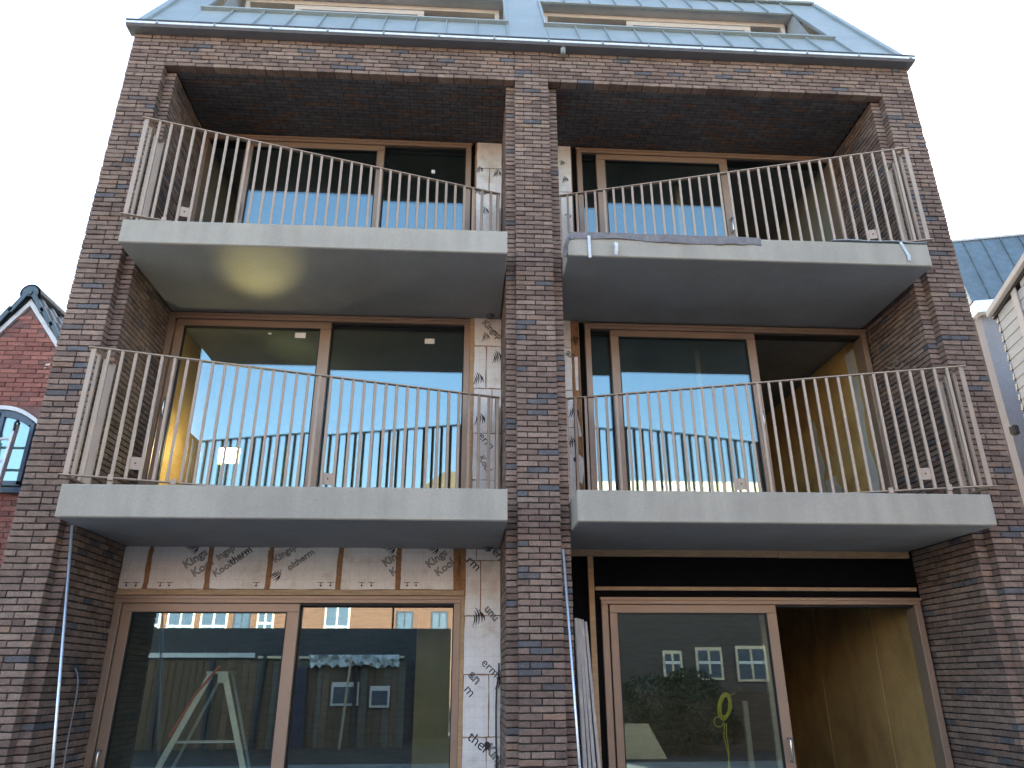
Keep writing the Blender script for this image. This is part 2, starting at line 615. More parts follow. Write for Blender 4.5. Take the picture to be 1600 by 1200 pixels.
def part(name, label=None, parent=None):
    """an Empty that stands for one part and carries its sub-parts"""
    o = bpy.data.objects.new(name, None)
    o.empty_display_size = .1
    col.objects.link(o)
    o.parent = parent
    ROOT[o.name] = ROOT[parent.name]
    if label:
        o['label'] = label
    return o


# ------------------------------------------------------------------ brickwork
FX = [0, .33, .67, 1]


def brick_geo(L, H, T, r, jit=.0025):
    """one hand-moulded brick: x along, y into the wall, z up; 24 vertices"""
    j = lambda a: (r.random() - .5) * 2 * a
    c = .004
    peri, front, back = [], [], []
    sag = [j(jit) for _ in range(4)]
    sag2 = [j(jit) for _ in range(4)]
    pr = j(.003)
    for i in range(4):
        x = FX[i] * L + (j(jit * .8) if i in (0, 3) else 0)
        peri.append((x, c + pr, sag[i]))
    for i in range(3, -1, -1):
        x = FX[i] * L + (j(jit * .8) if i in (0, 3) else 0)
        peri.append((x, c + pr, H + sag2[i]))
    for (x, y, z) in peri:
        fx = x + (c if x < L * .2 else (-c if x > L * .8 else 0))
        fz = z + (c if z < H / 2 else -c)
        front.append((fx, pr + j(.0012), fz))
        back.append((min(max(x, 0), L), T, min(max(z, 0), H)))
    v = front + peri + back
    f = [(0, 1, 6, 7), (1, 2, 5, 6), (2, 3, 4, 5)]
    for i in range(8):
        k = (i + 1) % 8
        f.append((8 + i, 8 + k, k, i))
        f.append((16 + i, 16 + k, 8 + k, 8 + i))
    return v, f


class Bricks:
    """collects bricks; the ones that show largest become objects, the rest one joined mesh"""

    def __init__(s, H=.0505):
        s.items = []
        s.H = H

    def put(s, o, u, n, L, T=.10, tone=None, w=(0, 0, 1), H=None):
        """o: lower corner on the face, u: along, n: outward normal, w: up"""
        if L < .025:
            return
        t = tone if tone is not None else rnd.random()
        s.items.append((Vector(o), Vector(u), Vector(n), Vector(w), round(L, 3), T, t, H or s.H))

    def emit(s, parent, mat, nmax=300, min_px=0, seed=3):
        r = random.Random(seed)
        sc = []
        for i, (o, u, n, w, L, T, t, H) in enumerate(s.items):
            c = o + u * L / 2 + w * H / 2
            d = c - Vector(CAM)
            z = d.dot(cf_)
            a = 0
            if z > .5:
                px, py = 800 + FPX * d.dot(cr_) / z, 600 - FPX * d.dot(cu_) / z
                if -10 < px < 1610 and -10 < py < 1205:
                    a = max(0, -d.normalized().dot(n)) * L * H * (FPX / z) ** 2
            if abs(w.z) < .5:
                a = 0
            sc.append((a, i))
        sc.sort(reverse=True)
        single = set(i for a, i in sc[:nmax] if a > max(min_px, 1))
        cache = {}
        off = ROOT[parent.name]
        V, F, TN = [], [], []
        for i, (o, u, n, w, L, T, t, H) in enumerate(s.items):
            if i in single:
                key = (L, T, int(t * 16), H, i % 2)
                if key not in cache:
                    v, f = brick_geo(L, H, T, r)
                    me = bpy.data.meshes.new('brick')
                    me.from_pydata(v, [], f)
                    me.materials.append(M[mat])
                    at = me.attributes.new('tone', 'FLOAT', 'POINT')
                    at.data.foreach_set('value', [t] * len(v))
                    cache[key] = me
                b = bpy.data.objects.new('brick', cache[key])
                col.objects.link(b)
                b.parent = parent
                y = -n
                b.matrix_local = Matrix(((u.x, y.x, w.x, o.x - off.x), (u.y, y.y, w.y, o.y - off.y),
                                         (u.z, y.z, w.z, o.z - off.z), (0, 0, 0, 1)))
            else:
                v, f = brick_geo(L, H, T, r)
                k = len(V)
                flip = u.cross(-n).dot(w) < 0
                V += [tuple(o + u * a - n * b + w * c - off) for a, b, c in v]
                F += [tuple(q + k for q in (reversed(g) if flip else g)) for g in f]
                TN += [t] * len(v)
        if V:
            me = bpy.data.meshes.new('brickwork')
            me.from_pydata(V, [], F)
            me.materials.append(M[mat])
            at = me.attributes.new('tone', 'FLOAT', 'POINT')
            at.data.foreach_set('value', TN)
            b = bpy.data.objects.new('brickwork', me)
            col.objects.link(b)
            b.parent = parent
            b['kind'] = 'stuff'
        return len(single)


C = .0622                      # height of one course
Z0 = 8.94                      # centre height of course 0; courses count downwards
BL = .215                      # brick length with its joint
J = .010                       # joint


def zb(n):                     # underside of the brick in course n
    return Z0 - n * C - .025


NLOW, NTOP, NLIN = 142, -5, 2   # lowest course, top course, lowest course of the lintel
XL, XR = -5.04, 5.075           # outer faces of the two outer piers
XLI, XRI = -4.598, 4.645        # inner edges of the outer piers
W2 = .215                       # half the middle pier
ST, SD = .110, .115             # width and depth of the stepped return
D = 1.21                        # plane of the window frames
XLR, XRR = XLI + ST, XRI - ST   # reveal faces
MR = W2 + ST
SL = [(3.055, 3.362), (5.985, 6.268)]      # balcony slabs, underside and top
CEIL = 8.79
BT = 9.277                      # top of the brickwork

# ------------------------------------------------------------------ ground
g = MB()
g.box(-900, 900, -900, 900, -.5, 0)
g.build('ground', 'ground', kind='structure')

g = MB()
g.box(-16, 14, -15.9, -8.1, .002, .006)  # strip added to darken the ground mirrored in the lower panes
g.build('dark_ground_strip', pm('dark_strip_brown', (.05, .042, .034), .95, var=.3, scale=2, bump=.5, bscale=14), kind='structure')

# ------------------------------------------------------------------ the apartment building
B = thing('apartment_building', 'brown brick apartment building with six recessed balconies and a zinc mansard roof, under construction',
          'building')
# mortar core: everything behind the brick faces
core = MB()
i_ = .015
core.box(XL + i_, XLI - i_ + .002, i_, 1.5, 0, BT)
core.box(XLI - i_, XLR - i_, SD + i_, 1.5, 0, CEIL + .01)
core.box(-W2 + i_, W2 - i_, i_, 1.5, 0, BT)
core.box(-MR + i_, -W2 + i_ - .002, SD + i_, 1.5, 0, CEIL + .01)
core.box(W2 - i_ + .002, MR - i_, SD + i_, 1.5, 0, CEIL + .01)
core.box(XRI + i_ - .002, XR - i_, i_, 1.5, 0, BT)
core.box(XRR + i_, XRI + i_, SD + i_, 1.5, 0, CEIL + .01)
core.box(XLI - i_ + .004, -W2 + i_ - .004, i_ + .002, 1.5, CEIL + .012, BT - .002)
core.box(W2 - i_ + .004, XRI + i_ - .004, i_ + .002, 1.5, CEIL + .012, BT - .002)
brick_wall = core.build('brick_wall', 'mortar', B)

bk = Bricks()


def tone():
    return rnd.random()


def run(o, u, n, length, z, start, T=.1, w=(0, 0, 1)):
    """running bond: one course of bricks along u from o for 'length'; start = length of the first brick"""
    x = 0
    L = start
    o, u = Vector(o), Vector(u)
    while x < length - .02:
        l = min(L, length - x)
        bk.put(o + u * (x + J / 2) + Vector((0, 0, z)), u, n, l - J, T, tone(), w)
        x += l
        L = BL


for n in range(NTOP, NLOW):
    z = zb(n)
    odd = n % 2
    # three piers
    for (a, b, side) in ((XL, XLI, -1), (-W2, W2, 0), (XRI, XR, 1)):
        w = b - a
        ks = [.25, .5, .25] if odd else [.5, .5]
        if side and n % 6 == 1:
            ks = [.5, .25, .25]
        x = a
        for k_ in ks:
            x0, x1 = x, x + w * k_
            e0 = J / 2 if x0 > a + .01 else rnd.uniform(-.003, .003)
            e1 = J / 2 if x1 < b - .01 else rnd.uniform(-.003, .003)
            bk.put((x0 + e0, rnd.uniform(-.003, .002), z), (1, 0, 0), (0, -1, 0), x1 - x0 - e0 - e1, .112, tone())
            x = x1
    if n > NLIN:
        # stepped returns
        dy = .205 if odd else .10
        for (a, b) in ((XLI, XLR), (-MR, -W2), (W2, MR), (XRR, XRI)):
            a2_ = a - .012 if a in (XLI, W2) else a + rnd.uniform(-.002, .002)
            b2_ = b + .012 if a not in (XLI, W2) else b + rnd.uniform(-.002, .002)
            bk.put((a2_, SD + rnd.uniform(-.001, .002), z), (1, 0, 0), (0, -1, 0), b2_ - a2_, dy, tone())
        # reveal walls
        ln = D + .10 - SD - dy
        run((XLR, SD + dy, 0), (0, 1, 0), (1, 0, 0), ln, z, BL)
        run((MR, SD + dy, 0), (0, 1, 0), (1, 0, 0), ln, z, BL)
        run((XRR, SD + dy, 0), (0, 1, 0), (-1, 0, 0), ln, z, BL)
        run((-MR, SD + dy, 0), (0, 1, 0), (-1, 0, 0), ln, z, BL)
    else:
        # lintel courses over the two top recesses
        off = [BL, BL * .5, BL * .75, BL * .3][n % 4]
        run((XLI, 0, 0), (1, 0, 0), (0, -1, 0), -W2 - XLI, z, off, .112)
        run((W2, 0, 0), (1, 0, 0), (0, -1, 0), XRI - W2, z, off, .112)
# outer flanks of the piers
for n in range(NTOP, NLOW):
    run((XL, .10, 0), (0, 1, 0), (-1, 0, 0), 1.4, zb(n), BL if n % 2 else BL / 2)
    run((XR, .10, 0), (0, 1, 0), (1, 0, 0), 1.4, zb(n), BL if n % 2 else BL / 2)
# brick ceilings of the top recesses; mostly dark tones picked to darken them
y = .12
k_ = 0
while y < D + .02:
    for (a, b) in ((XLR, -MR), (MR, XRR)):
        x = a
        L = BL if k_ % 2 else BL / 2
        while x < b - .03:
            l = min(L, b - x)
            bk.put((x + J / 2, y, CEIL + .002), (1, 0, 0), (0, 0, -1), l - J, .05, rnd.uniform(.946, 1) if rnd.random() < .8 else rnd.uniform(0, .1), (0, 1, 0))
            x += l
            L = BL
    y += C
    k_ += 1
for (a, b) in ((XLI, -W2), (W2, XRI)):
    pass
bk.emit(brick_wall, 'brick', 300)

# rest of the body: flanks, back, storeys
sh = MB()
sh.box(XL + .012, XL + .3, 1.5, 11, 0, BT)
sh.box(XR - .3, XR - .012, 1.5, 11, 0, BT)
sh.box(XL + .012, XR - .012, 11, 11.3, 0, BT)
sh.build('body_wall', 'render_brown', B)
for k_, (z0, z1) in enumerate([(-.05, .12), (3.06, 3.36), (5.99, 6.26), (CEIL + .05, 9.25)]):
    f_ = MB()
    f_.box(XL + .32, XR - .32, D + .32, 10.98, z0, z1)
    f_.build('floor_slab', 'inner_ceiling', B)
# dividing walls and inside linings
iw = MB()
iw.box(-.30, .30, 1.52, 10.9, .12, CEIL)
iw.build('party_wall', 'inner', B)
for (z0, z1) in ((.13, 3.05), (3.37, 5.98), (6.27, CEIL + .04)):
    w_ = MB()
    w_.box(XL + .45, -.31, 5.6, 5.7, z0, z1)
    w_.box(.31, XR - .45, 5.6, 5.7, z0, z1)
    w_.build('back_wall', 'inner' if z0 > 1 else 'wood_dark', B)
    w_ = MB()
    w_.box(XL + .31, XLR - .02, 1.52, 5.6, z0, z1)
    w_.build('side_lining', 'plaster' if 3 < z0 < 4 else ('inner' if z0 > 4 else 'wood_dark'), B)  # first-floor left: the lamp's yellow light put into the wall colour
    w_ = MB()
    w_.box(XRR - .03, XR - .31, 1.52, 5.6, z0, z1)
    w_.build('side_lining', 'inner' if z0 > 6 else ('plaster' if z0 > 3 else 'membrane'), B)
    if z0 < 1:
        for k in range(5):
            w_ = MB()
            y0 = 1.53 + k * .81
            w_.box(XRR - .05 - .004 * (k % 2), XRR - .031, y0, y0 + .80, z0, z1, .003)
            w_.build('wall_panel', 'stained_panel', B)
# torn filler strips on the golden side wall of the first floor, right-hand flat
tf = MB()


def ragged(y0, y1, z0, z1, n, amp, x, seed):
    r = random.Random(seed)
    pts = [(x, y0 + r.uniform(-amp, amp), z0 + (z1 - z0) * i / n) for i in range(n + 1)]
    pts += [(x, y1 + r.uniform(-amp, amp), z1 + (z0 - z1) * i / n) for i in range(n + 1)]
    return pts


for args in ((1.62, 1.78, 3.45, 5.85, 14, .05, XRR - .034, 4), (2.95, 3.12, 3.45, 5.3, 10, .06, XRR - .034, 5),
             (2.62, 2.92, 3.75, 4.35, 6, .09, XRR - .037, 6)):
    tf = MB()
    tf.prism(ragged(*args), (.012, 0, 0))
    tf.build('torn_filler', 'torn', B)
# ------------------------------------------------------------------ balconies
def balcony(sx, zs, zt, nm):
    """sx -1: left of the middle pier, +1: right of it"""
    xo, xi = (-4.470, -.333) if sx < 0 else (4.478, .333)
    s = MB()
    s.box(min(xo, xi), max(xo, xi), -.36, D + .30, zs, zt, .008)
    slab = s.build('balcony_slab', 'concrete', B)
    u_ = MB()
    u_.box(min(xo, xi) + .012, max(xo, xi) - .012, -.345, D - .002, zs - .004, zs + .002)  # thin plate added below the slab to darken its underside
    u_.build('underside_plate', 'underside', slab)
    dr = MB()
    x = -.475 if sx < 0 else .40
    dr.tube([(x, D - .10, zs + .01), (x, D - .10, zs - .045)], .035, 12)
    dr.tube([(x, D - .10, zs + .01), (x, D - .10, zs - .02)], .055, 12)
    dr.build('floor_drain', 'gutter_soffit', B)
    # diagonal railing
    A = Vector((-4.485, -.30, 0)) if sx < 0 else Vector((4.545, -.30, 0))
    Z = Vector((-.385, .885, 0)) if sx < 0 else Vector((.440, .885, 0))
    d = (Z - A)
    Ln = d.length
    d.normalize()
    nrm = Vector((d.y, -d.x, 0))
    if nrm.y > 0:
        nrm = -nrm
    ztop, zbot = zt + 1.412, zt + .100
    e = d * .05
    r = MB()
    r.bar(A - e + Vector((0, 0, ztop)), Z + d * .02 + Vector((0, 0, ztop)), .014, .050, nrm, .003)
    rail = r.build('balcony_railing', 'rail', B)
    b = MB()
    b.bar(A - e + Vector((0, 0, zbot)), Z + Vector((0, 0, zbot)), .012, .050, nrm, .003)
    b.build('bottom_rail', 'rail', rail)
    # side returns
    ret_o = (Vector((A.x, -.30, 0)), Vector((A.x - sx * .0, .10, 0)))
    ret_i = (Z.copy(), Vector((Z.x, D - .01, 0)))
    for (p, q_) in (ret_o, ret_i):
        for zz_ in (ztop - .002, zbot - .002):
            t = MB()
            t.bar(p + Vector((0, 0, zz_)), q_ + Vector((0, 0, zz_)), .012, .046, (1, 0, 0), .003)
            t.build('return_rail', 'rail', rail)
    # bars, sharing one mesh
    me = None

    def put_bar(P, ang):
        nonlocal me
        if me is None:
            q_ = MB()
            q_.box(-.0145, .0145, -.018, .018, 0, ztop - zbot - .012, .003)
            me = bpy.data.meshes.new('bar')
            me.from_pydata(q_.v, [], q_.f)
            me.materials.append(M['rail'])
        o = bpy.data.objects.new('bar', me)
        col.objects.link(o)
        o.parent = rail
        o.location = (P.x, P.y, zbot + .006)
        o.rotation_euler = (0, 0, ang)

    ang = math.atan2(d.y, d.x)
    nb = 35
    for k in range(1, nb):
        put_bar(A + d * (Ln * (k + .15) / nb), ang)
    for k in range(1, 3):
        put_bar(ret_o[0].lerp(ret_o[1], k / 3.0), math.pi / 2)
    for k in range(1, 4):
        put_bar(ret_i[0].lerp(ret_i[1], k / 4.0), math.pi / 2)
    # corner posts
    for P, w in ((A, .050), (Z, .030), (ret_o[1], .085)):
        p = MB()
        p.box(P.x - w / 2, P.x + w / 2, P.y - .008, P.y + .008, zbot - .002, ztop - .006, .003)
        p.build('post', 'rail', rail)
    # fixing plates and brackets
    for k in (4, 19):
        P = A + d * (Ln * (k + .65) / nb)
        p = MB()
        p.bar(P + Vector((0, 0, zbot + .10)), P + Vector((0, 0, zbot + .225)), .115, .008, nrm, .002)
        pl = p.build('fixing_plate', 'rail', rail)
        h = MB()
        c = P + nrm * .006 + Vector((0, 0, zbot + .163))
        h.tube([c, c + nrm * .004], .008, 10)
        h.build('bolt', 'frame_dark', rail)
    for k in (3, 7.5):
        P = A + d * (Ln * (k + .15) / nb)
        p = MB()
        p.bar(P + Vector((0, 0, zt)), P + Vector((0, 0, zbot)), .045, .045, nrm, .004)
        p.bar(P + nrm * .03 + Vector((0, 0, zbot - .03)), P + nrm * .03 + Vector((0, 0, zbot + .03)), .05, .02, nrm, .003)
        p.build('foot_bracket', 'rail', rail)
    return rail


for (zs, zt), lv in zip(SL, ('first', 'second')):
    for sx in (-1, 1):
        balcony(sx, zs, zt, lv)


# ------------------------------------------------------------------ sliding doors
def door(x0, x1, z0, z1, sash, fixed, jw=.075, handle_side=None, stickers=(), hz=None, extra_line=True):
    """frame x0..x1 / z0..z1; sash (xa, xb, stile widths l r) in front; fixed panes behind"""
    fw = .078
    m = MB()
    m.box(x0, x1, D, D + .20, z1 - fw, z1, .004)
    m.box(x0, x0 + jw, D + .002, D + .20, z0, z1 - fw, .004)
    m.box(x1 - jw, x1, D + .002, D + .20, z0, z1 - fw, .004)
    m.box(x0 + jw, x1 - jw, D + .002, D + .20, z0, z0 + .05, .004)
    m.box(x0 - .012, x1 + .012, D - .012, D + .02, z1 - .036, z1 - .002, .003)     # drip cap, proud of the frame
    dr = m.build('sliding_door', 'frame', B)
    gk = MB()
    gk.box(x0 + jw, x1 - jw, D + .035, D + .19, z1 - fw - .022, z1 - fw - .001)
    gk.build('track', 'frame_dark', dr)
    xa, xb, wl, wr = sash
    zt = z1 - fw - .004
    s = MB()
    tr_ = .088
    s.box(xa, xb, D + .022, D + .085, zt - tr_, zt, .004)
    s.box(xa, xa + wl, D + .024, D + .085, z0 + .055, zt - tr_, .004)
    s.box(xb - wr, xb, D + .024, D + .085, z0 + .055, zt - tr_, .004)
    s.box(xa + wl, xb - wr, D + .024, D + .085, z0 + .055, z0 + .14, .004)
    s.build('sash', 'frame', dr)
    gs = MB()
    t = .012
    a, b, c_, d_ = xa + wl, xb - wr, z0 + .14, zt - tr_
    gs.box(a, b, D + .030, D + .08, d_ - t, d_ - .0005)
    gs.box(a, a + t, D + .030, D + .08, c_, d_ - t)
    gs.box(b - t, b, D + .030, D + .08, c_, d_ - t)
    gs.build('gasket', 'frame_dark', dr)
    p = MB()
    p.box(a + t, b - t, D + .048, D + .072, c_, d_ - t)
    pane = p.build('pane', 'glass', dr)
    for (fa, fb) in fixed:
        k = MB()
        k.box(fa, fb, D + .125, D + .149, z0 + .05, zt - .03)
        k.build('pane', 'glass', dr)
        k = MB()
        k.box(fa, fb, D + .11, D + .165, zt - .03, zt + .002)
        k.box(fa - .0005, fa + .014, D + .11, D + .165, z0 + .05, zt - .03)
        k.box(fb - .014, fb + .0005, D + .11, D + .165, z0 + .05, zt - .03)
        k.build('gasket', 'frame_dark', dr)
    if handle_side:
        hx = xa + wl / 2 if handle_side < 0 else xb - wr / 2
        zz = hz
        h = MB()
        h.tube([(hx, D + .022, zz), (hx, D - .028, zz + .004), (hx, D - .036, zz + .02), (hx, D - .036, zz + .20),
                (hx, D - .028, zz + .216), (hx, D + .022, zz + .22)], .012, 10)
        h.build('handle', 'handle', dr, smooth=True)
    for (sx_, sz_, w, hh, dep) in stickers:
        k = MB()
        k.box(sx_ - w / 2, sx_ + w / 2, D + dep, D + dep + .0015, sz_ - hh / 2, sz_ + hh / 2)
        k.build('sticker', 'sticker', dr)
    return dr


ZT2, ZT1, ZT0 = 8.776, 5.968, 2.530
z2, z1_, z0_ = SL[1][1] + .03, SL[0][1] + .03, .14
door(-4.488, -.756, z2, ZT2, (-3.905, -1.979, .105, .102), [(-1.985, -.83)], handle_side=-1, hz=7.42,
     stickers=[(pix(677, 268, Y=D + .12).x, pix(677, 268, Y=D + .12).z, .05, .06, .122)])
door(-4.488, -.723, z1_, ZT1, (-4.395, -2.477, .100, .135), [(-2.485, -.80)], handle_side=-1, hz=4.58,
     stickers=[(-2.86, 5.705, .135, .075, .046), (-3.24, 5.72, .045, .02, .046), (-1.24, 5.70, .125, .07, .122)])
door(-4.488, -.767, z0_, ZT0, (-4.405, -2.522, .105, .130), [(-2.53, -.84)], handle_side=-1, hz=.80)
door(.745, 4.530, z2, ZT2 - .004, (1.03, 2.945, .125, .115), [(.82, 1.04)], handle_side=1, hz=7.42)
door(.750, 4.500, z1_, ZT1 - .010, (1.085, 2.995, .105, .112), [(.824, 1.09)], handle_side=1, hz=4.55)
door(.800, 4.500, z0_, ZT0 - .002, (.895, 2.800, .085, .112), [(.874, .892)], handle_side=1, hz=.86)

# thin upright battens inside the right-hand flats
for (x, z0, z1) in ((2.42, 6.3, 8.75), (2.45, 3.4, 5.95), (2.91, .15, 3.0), (2.58, .15, 1.43)):
    m = MB()
    m.box(x - .03, x + .03, 1.95, 2.0, z0, z1, .003)
    m.build('stud', 'plywood', B)

# ------------------------------------------------------------------ insulation and timber beside and above the doors
YI = D - .012                  # face of the insulation boards


def font_mesh(txt, size, outline, mat, parent, loc, rot):
    cu = bpy.data.curves.new('lettering', 'FONT')
    cu.body = txt
    cu.size = size
    cu.resolution_u = 3
    if outline:
        cu.fill_mode = 'NONE'
        cu.bevel_depth = size * .024
        cu.bevel_resolution = 0
    else:
        cu.extrude = .0006
    t = bpy.data.objects.new('tmp', cu)
    col.objects.link(t)
    dg = bpy.context.evaluated_depsgraph_get()
    me = bpy.data.meshes.new_from_object(t.evaluated_get(dg))
    bpy.data.objects.remove(t)
    me.materials.clear()
    me.materials.append(M[mat])
    o = bpy.data.objects.new('lettering', me)
    col.objects.link(o)
    o.parent = parent
    # text lies in XY; stand it up on the wall facing -Y, turned by rot in the wall plane
    o.matrix_local = Matrix.Translation(Vector(loc) - ROOT[parent.name]) @ Matrix.Rotation(-rot, 4, 'Y') @ Matrix.Rotation(math.pi / 2, 4, 'X')
    return o


def flame(parent, x, z, s, rot, y):
    """printed emblem: a sheaf of five curved strokes"""
    s *= 1.3
    m = MB()
    ca, sa = math.cos(rot), math.sin(rot)
    for k in range(5):
        w = .095 * s
        x0 = (k - 2) * .20 * s
        L = (1.0 - .16 * abs(k - 2)) * s
        left, right = [], []
        for i in range(7):
            t = i / 6
            bend = math.sin(t * 2.4) * .22 * s * (1 if k != 4 else .6)
            hw = w * .5 * math.sin(math.pi * (t * .9 + .08))
            u = x0 * (1 - .4 * t) + bend
            v = t * L
            left.append((u - hw, v)); right.append((u + hw, v))
        poly = left + right[::-1]
        m.prism([(x + ca * u - sa * v, y, z + sa * u + ca * v) for u, v in poly], (0, -.0008, 0))
    m.build('emblem', 'print', parent)


def ins_board(pts, seed=0, dy=0.0):
    """pts: outline in (x, z); a foil-faced board 30 mm thick"""
    m = MB()
    m.prism([(x, YI + dy, z) for x, z in pts], (0, .03, 0))
    return m.build('insulation_board', 'foil', B)


def rough_rect(x0, x1, z0, z1, a, seed):
    r = random.Random(seed)
    P = []
    for (ax, az, bx, bz) in ((x0, z0, x1, z0), (x1, z0, x1, z1), (x1, z1, x0, z1), (x0, z1, x0, z0)):
        for k in range(4):
            t = k / 4
            P.append((ax + (bx - ax) * t + r.uniform(-a, a), az + (bz - az) * t + r.uniform(-a, a)))
    return P


fb = MB()      # foam-filled backing behind all boards
fb.box(XLR, -MR, YI + .016, D + .29, ZT0 + .065, SL[0][0])
for (a, b, z0, z1) in ((-.70, -MR, SL[1][1], CEIL - .001), (-.705, -MR, SL[0][1], SL[1][0]), (-.765, -MR, 0, ZT0 + .062),
                       (MR, .67, SL[1][1], CEIL - .001), (MR, .66, SL[0][1], SL[1][0])):
    fb.box(a, b, YI + .014, D + .29, z0, z1)
fb.build('foam_backing', 'foam', B)

# boards above the ground-floor door, left flat
xs = [XLR + .01, -4.193, -3.543, -2.887, -2.12, -1.471, -.83]
top_boards = []
for k in range(6):
    top_boards.append(ins_board(rough_rect(xs[k] + (.028 if k else 0), xs[k + 1] - .028, ZT0 + .068, SL[0][0] - .004, .006, k)))
for k in range(1, 7):
    m = MB()
    r = random.Random(k)
    pl = [(xs[k] - .026 + r.uniform(-.008, .006), ZT0 + .066 + .07 * i) for i in range(7)] + \
         [(xs[k] + .026 + r.uniform(-.006, .008), ZT0 + .066 + .07 * i) for i in range(6, -1, -1)]
    m.prism([(x, YI - .004, z) for x, z in pl], (0, .02, 0))
    m.build('foam_joint', 'foam', B)
m = MB()
m.box(XLR + .005, -.73, YI - .006, D + .05, ZT0 + .004, ZT0 + .062, .003)
m.build('timber_batten', 'timber_x', B)


def at(px, py):
    p = pix(px, py, Y=YI)
    return p.x, p.z


a38 = R(37)
YT = YI - .0012
for (bi, txt, px, py, sz, out, rot) in (
        (1, 'Kings', 290, 889, .125, True, a38), (1, 'Kool', 303, 902, .125, True, a38),
        (2, 'Kooltherm', 336, 902, .105, True, a38), (2, 'ingsp', 341, 876, .105, True, a38),
        (3, 'Kingsp', 430, 880, .105, True, a38), (3, 'oltherm', 452, 892, .10, True, a38),
        (4, 'Kin', 602, 886, .12, True, a38), (4, 'K', 613, 901, .12, True, a38),
        (5, 'Kings', 670, 888, .12, True, a38), (5, 'Kool', 684, 901, .12, True, a38)):
    x, z = at(px, py)
    # keep the print on its own board
    o = font_mesh(txt, sz, out, 'print', top_boards[bi], (x, YT, z), rot)
# solid 'therm' over the outlined line, as printed
for (bi, txt, px, py) in ((2, 'therm', 361, 882),):
    x, z = at(px, py)
    font_mesh(txt, .105, False, 'print', top_boards[bi], (x, YT, z), a38)
for (bi, px, py) in ((3, 424, 904), (1, 296, 861), (4, 604, 862), (5, 672, 862)):
    x, z = at(px, py)
    flame(top_boards[bi], x, z, .11, R(-35), YT)
for (bi, px) in ((0, 197), (0, 212), (1, 250), (1, 264), (2, 400), (3, 501), (3, 516), (4, 565), (4, 580), (5, 636), (5, 650)):
    x, z = at(px, 916)
    m = MB()
    m.box(x - .035, x + .035, YT - .0004, YT, z + .036, z + .042)
    m.box(x - .004, x + .004, YT - .0004, YT, z, z + .036)
    m.prism([(x - .016, YT, z + .012), (x, YT, z - .006), (x + .016, YT, z + .012)], (0, -.0004, 0))
    m.build('arrow_mark', 'print', top_boards[bi])


def column(x0, x1, rows, split, seed, left_to_right=True):
    """a column of boards: rows = board joints from top to bottom, split = x of the upright joint per row or None"""
    out = []
    for k in range(len(rows) - 1):
        z1, z0 = rows[k], rows[k + 1]
        sp = split[k]
        if sp is None:
            out.append(ins_board(rough_rect(x0, x1, z0 + .006, z1 - .006, .004, seed + k)))
        else:
            out.append(ins_board(rough_rect(x0, sp - .006, z0 + .006, z1 - .006, .004, seed + k)))
            out.append(ins_board(rough_rect(sp + .006, x1, z0 + .006, z1 - .006, .004, seed + 50 + k), dy=.002))
    return out


def zpx(x, y):
    return pix(x, y, Y=YI).z


# left flats: columns between door and middle pier
cU = column(-.675, -MR - .004, [CEIL - .002, zpx(760, 263), zpx(760, 302), SL[1][1]], [None, -.50, None], 10)
cM = column(-.665, -MR - .004, [SL[0 + 1][0] - .002, zpx(760, 541), zpx(760, 607), zpx(760, 677), zpx(760, 750), SL[0][1]],
            [None, -.515, -.44, None, None], 20)
cL = column(-.718, -MR - .004, [SL[0][0] - .002, zpx(750, 876), zpx(750, 962), zpx(750, 1054), zpx(750, 1152), .02],
            [-.60, -.55, None, -.45, -.47], 30)
cRU = column(MR + .004, .655, [CEIL - .002, zpx(885, 300), SL[1][1]], [.44, .45], 40)
cRM = column(MR + .004, .565, [SL[1][0] - .002, zpx(895, 543), zpx(895, 610), zpx(895, 668), zpx(895, 690), SL[0][1]],
             [.47, None, None, .44, None], 60)
# a ragged white strip of board beside the foam, right flat first floor
ins_board([(.60, zpx(908, 558)), (.645, zpx(908, 558)), (.64, zpx(908, 610)), (.605, zpx(908, 610))], dy=-.003)
ins_board([(.61, zpx(908, 650)), (.64, zpx(910, 668)), (.655, zpx(912, 682)), (.62, zpx(908, 682))], dy=-.003)
ins_board([(.60, zpx(911, 708)), (.66, zpx(914, 716)), (.665, zpx(914, 735)), (.64, zpx(914, 757)), (.60, zpx(911, 752))], dy=-.003)

for (brd, txt, px, py, sz, out, rot) in (
        (cL[1], 'rm', 727, 877, .15, False, R(-42)), (cL[3], 'erm', 768, 862, .13, False, R(-50)),
        (cL[3], 'unu', 756, 952, .12, True, R(-48)), (cL[4], 'erm', 751, 1037, .13, False, R(-43)),
        (cL[5], 'an', 731, 1056, .14, True, R(-45)), (cL[5], 'm', 724, 1078, .14, False, R(-48)),
        (cL[7], 'ther', 729, 1154, .15, False, R(-38)), (cL[8], 'Kingsp', 757, 1170, .13, True, R(-48)),
        (cM[0], 'Kingsp', 752, 505, .12, True, R(-45)), (cM[5], 'erm', 746, 682, .14, False, R(-48)),
        (cU[1], 'XV', 742, 300, .12, True, R(-30)), (cRM[2], 'an', 883, 553, .14, True, R(-38)),
        (cRU[2], 'm', 882, 336, .12, False, R(-40)), (cM[6], 'Kool', 747, 715, .11, True, R(-60))):
    x, z = at(px, py)
    font_mesh(txt, sz, out, 'print', brd, (x, YT, z), rot)
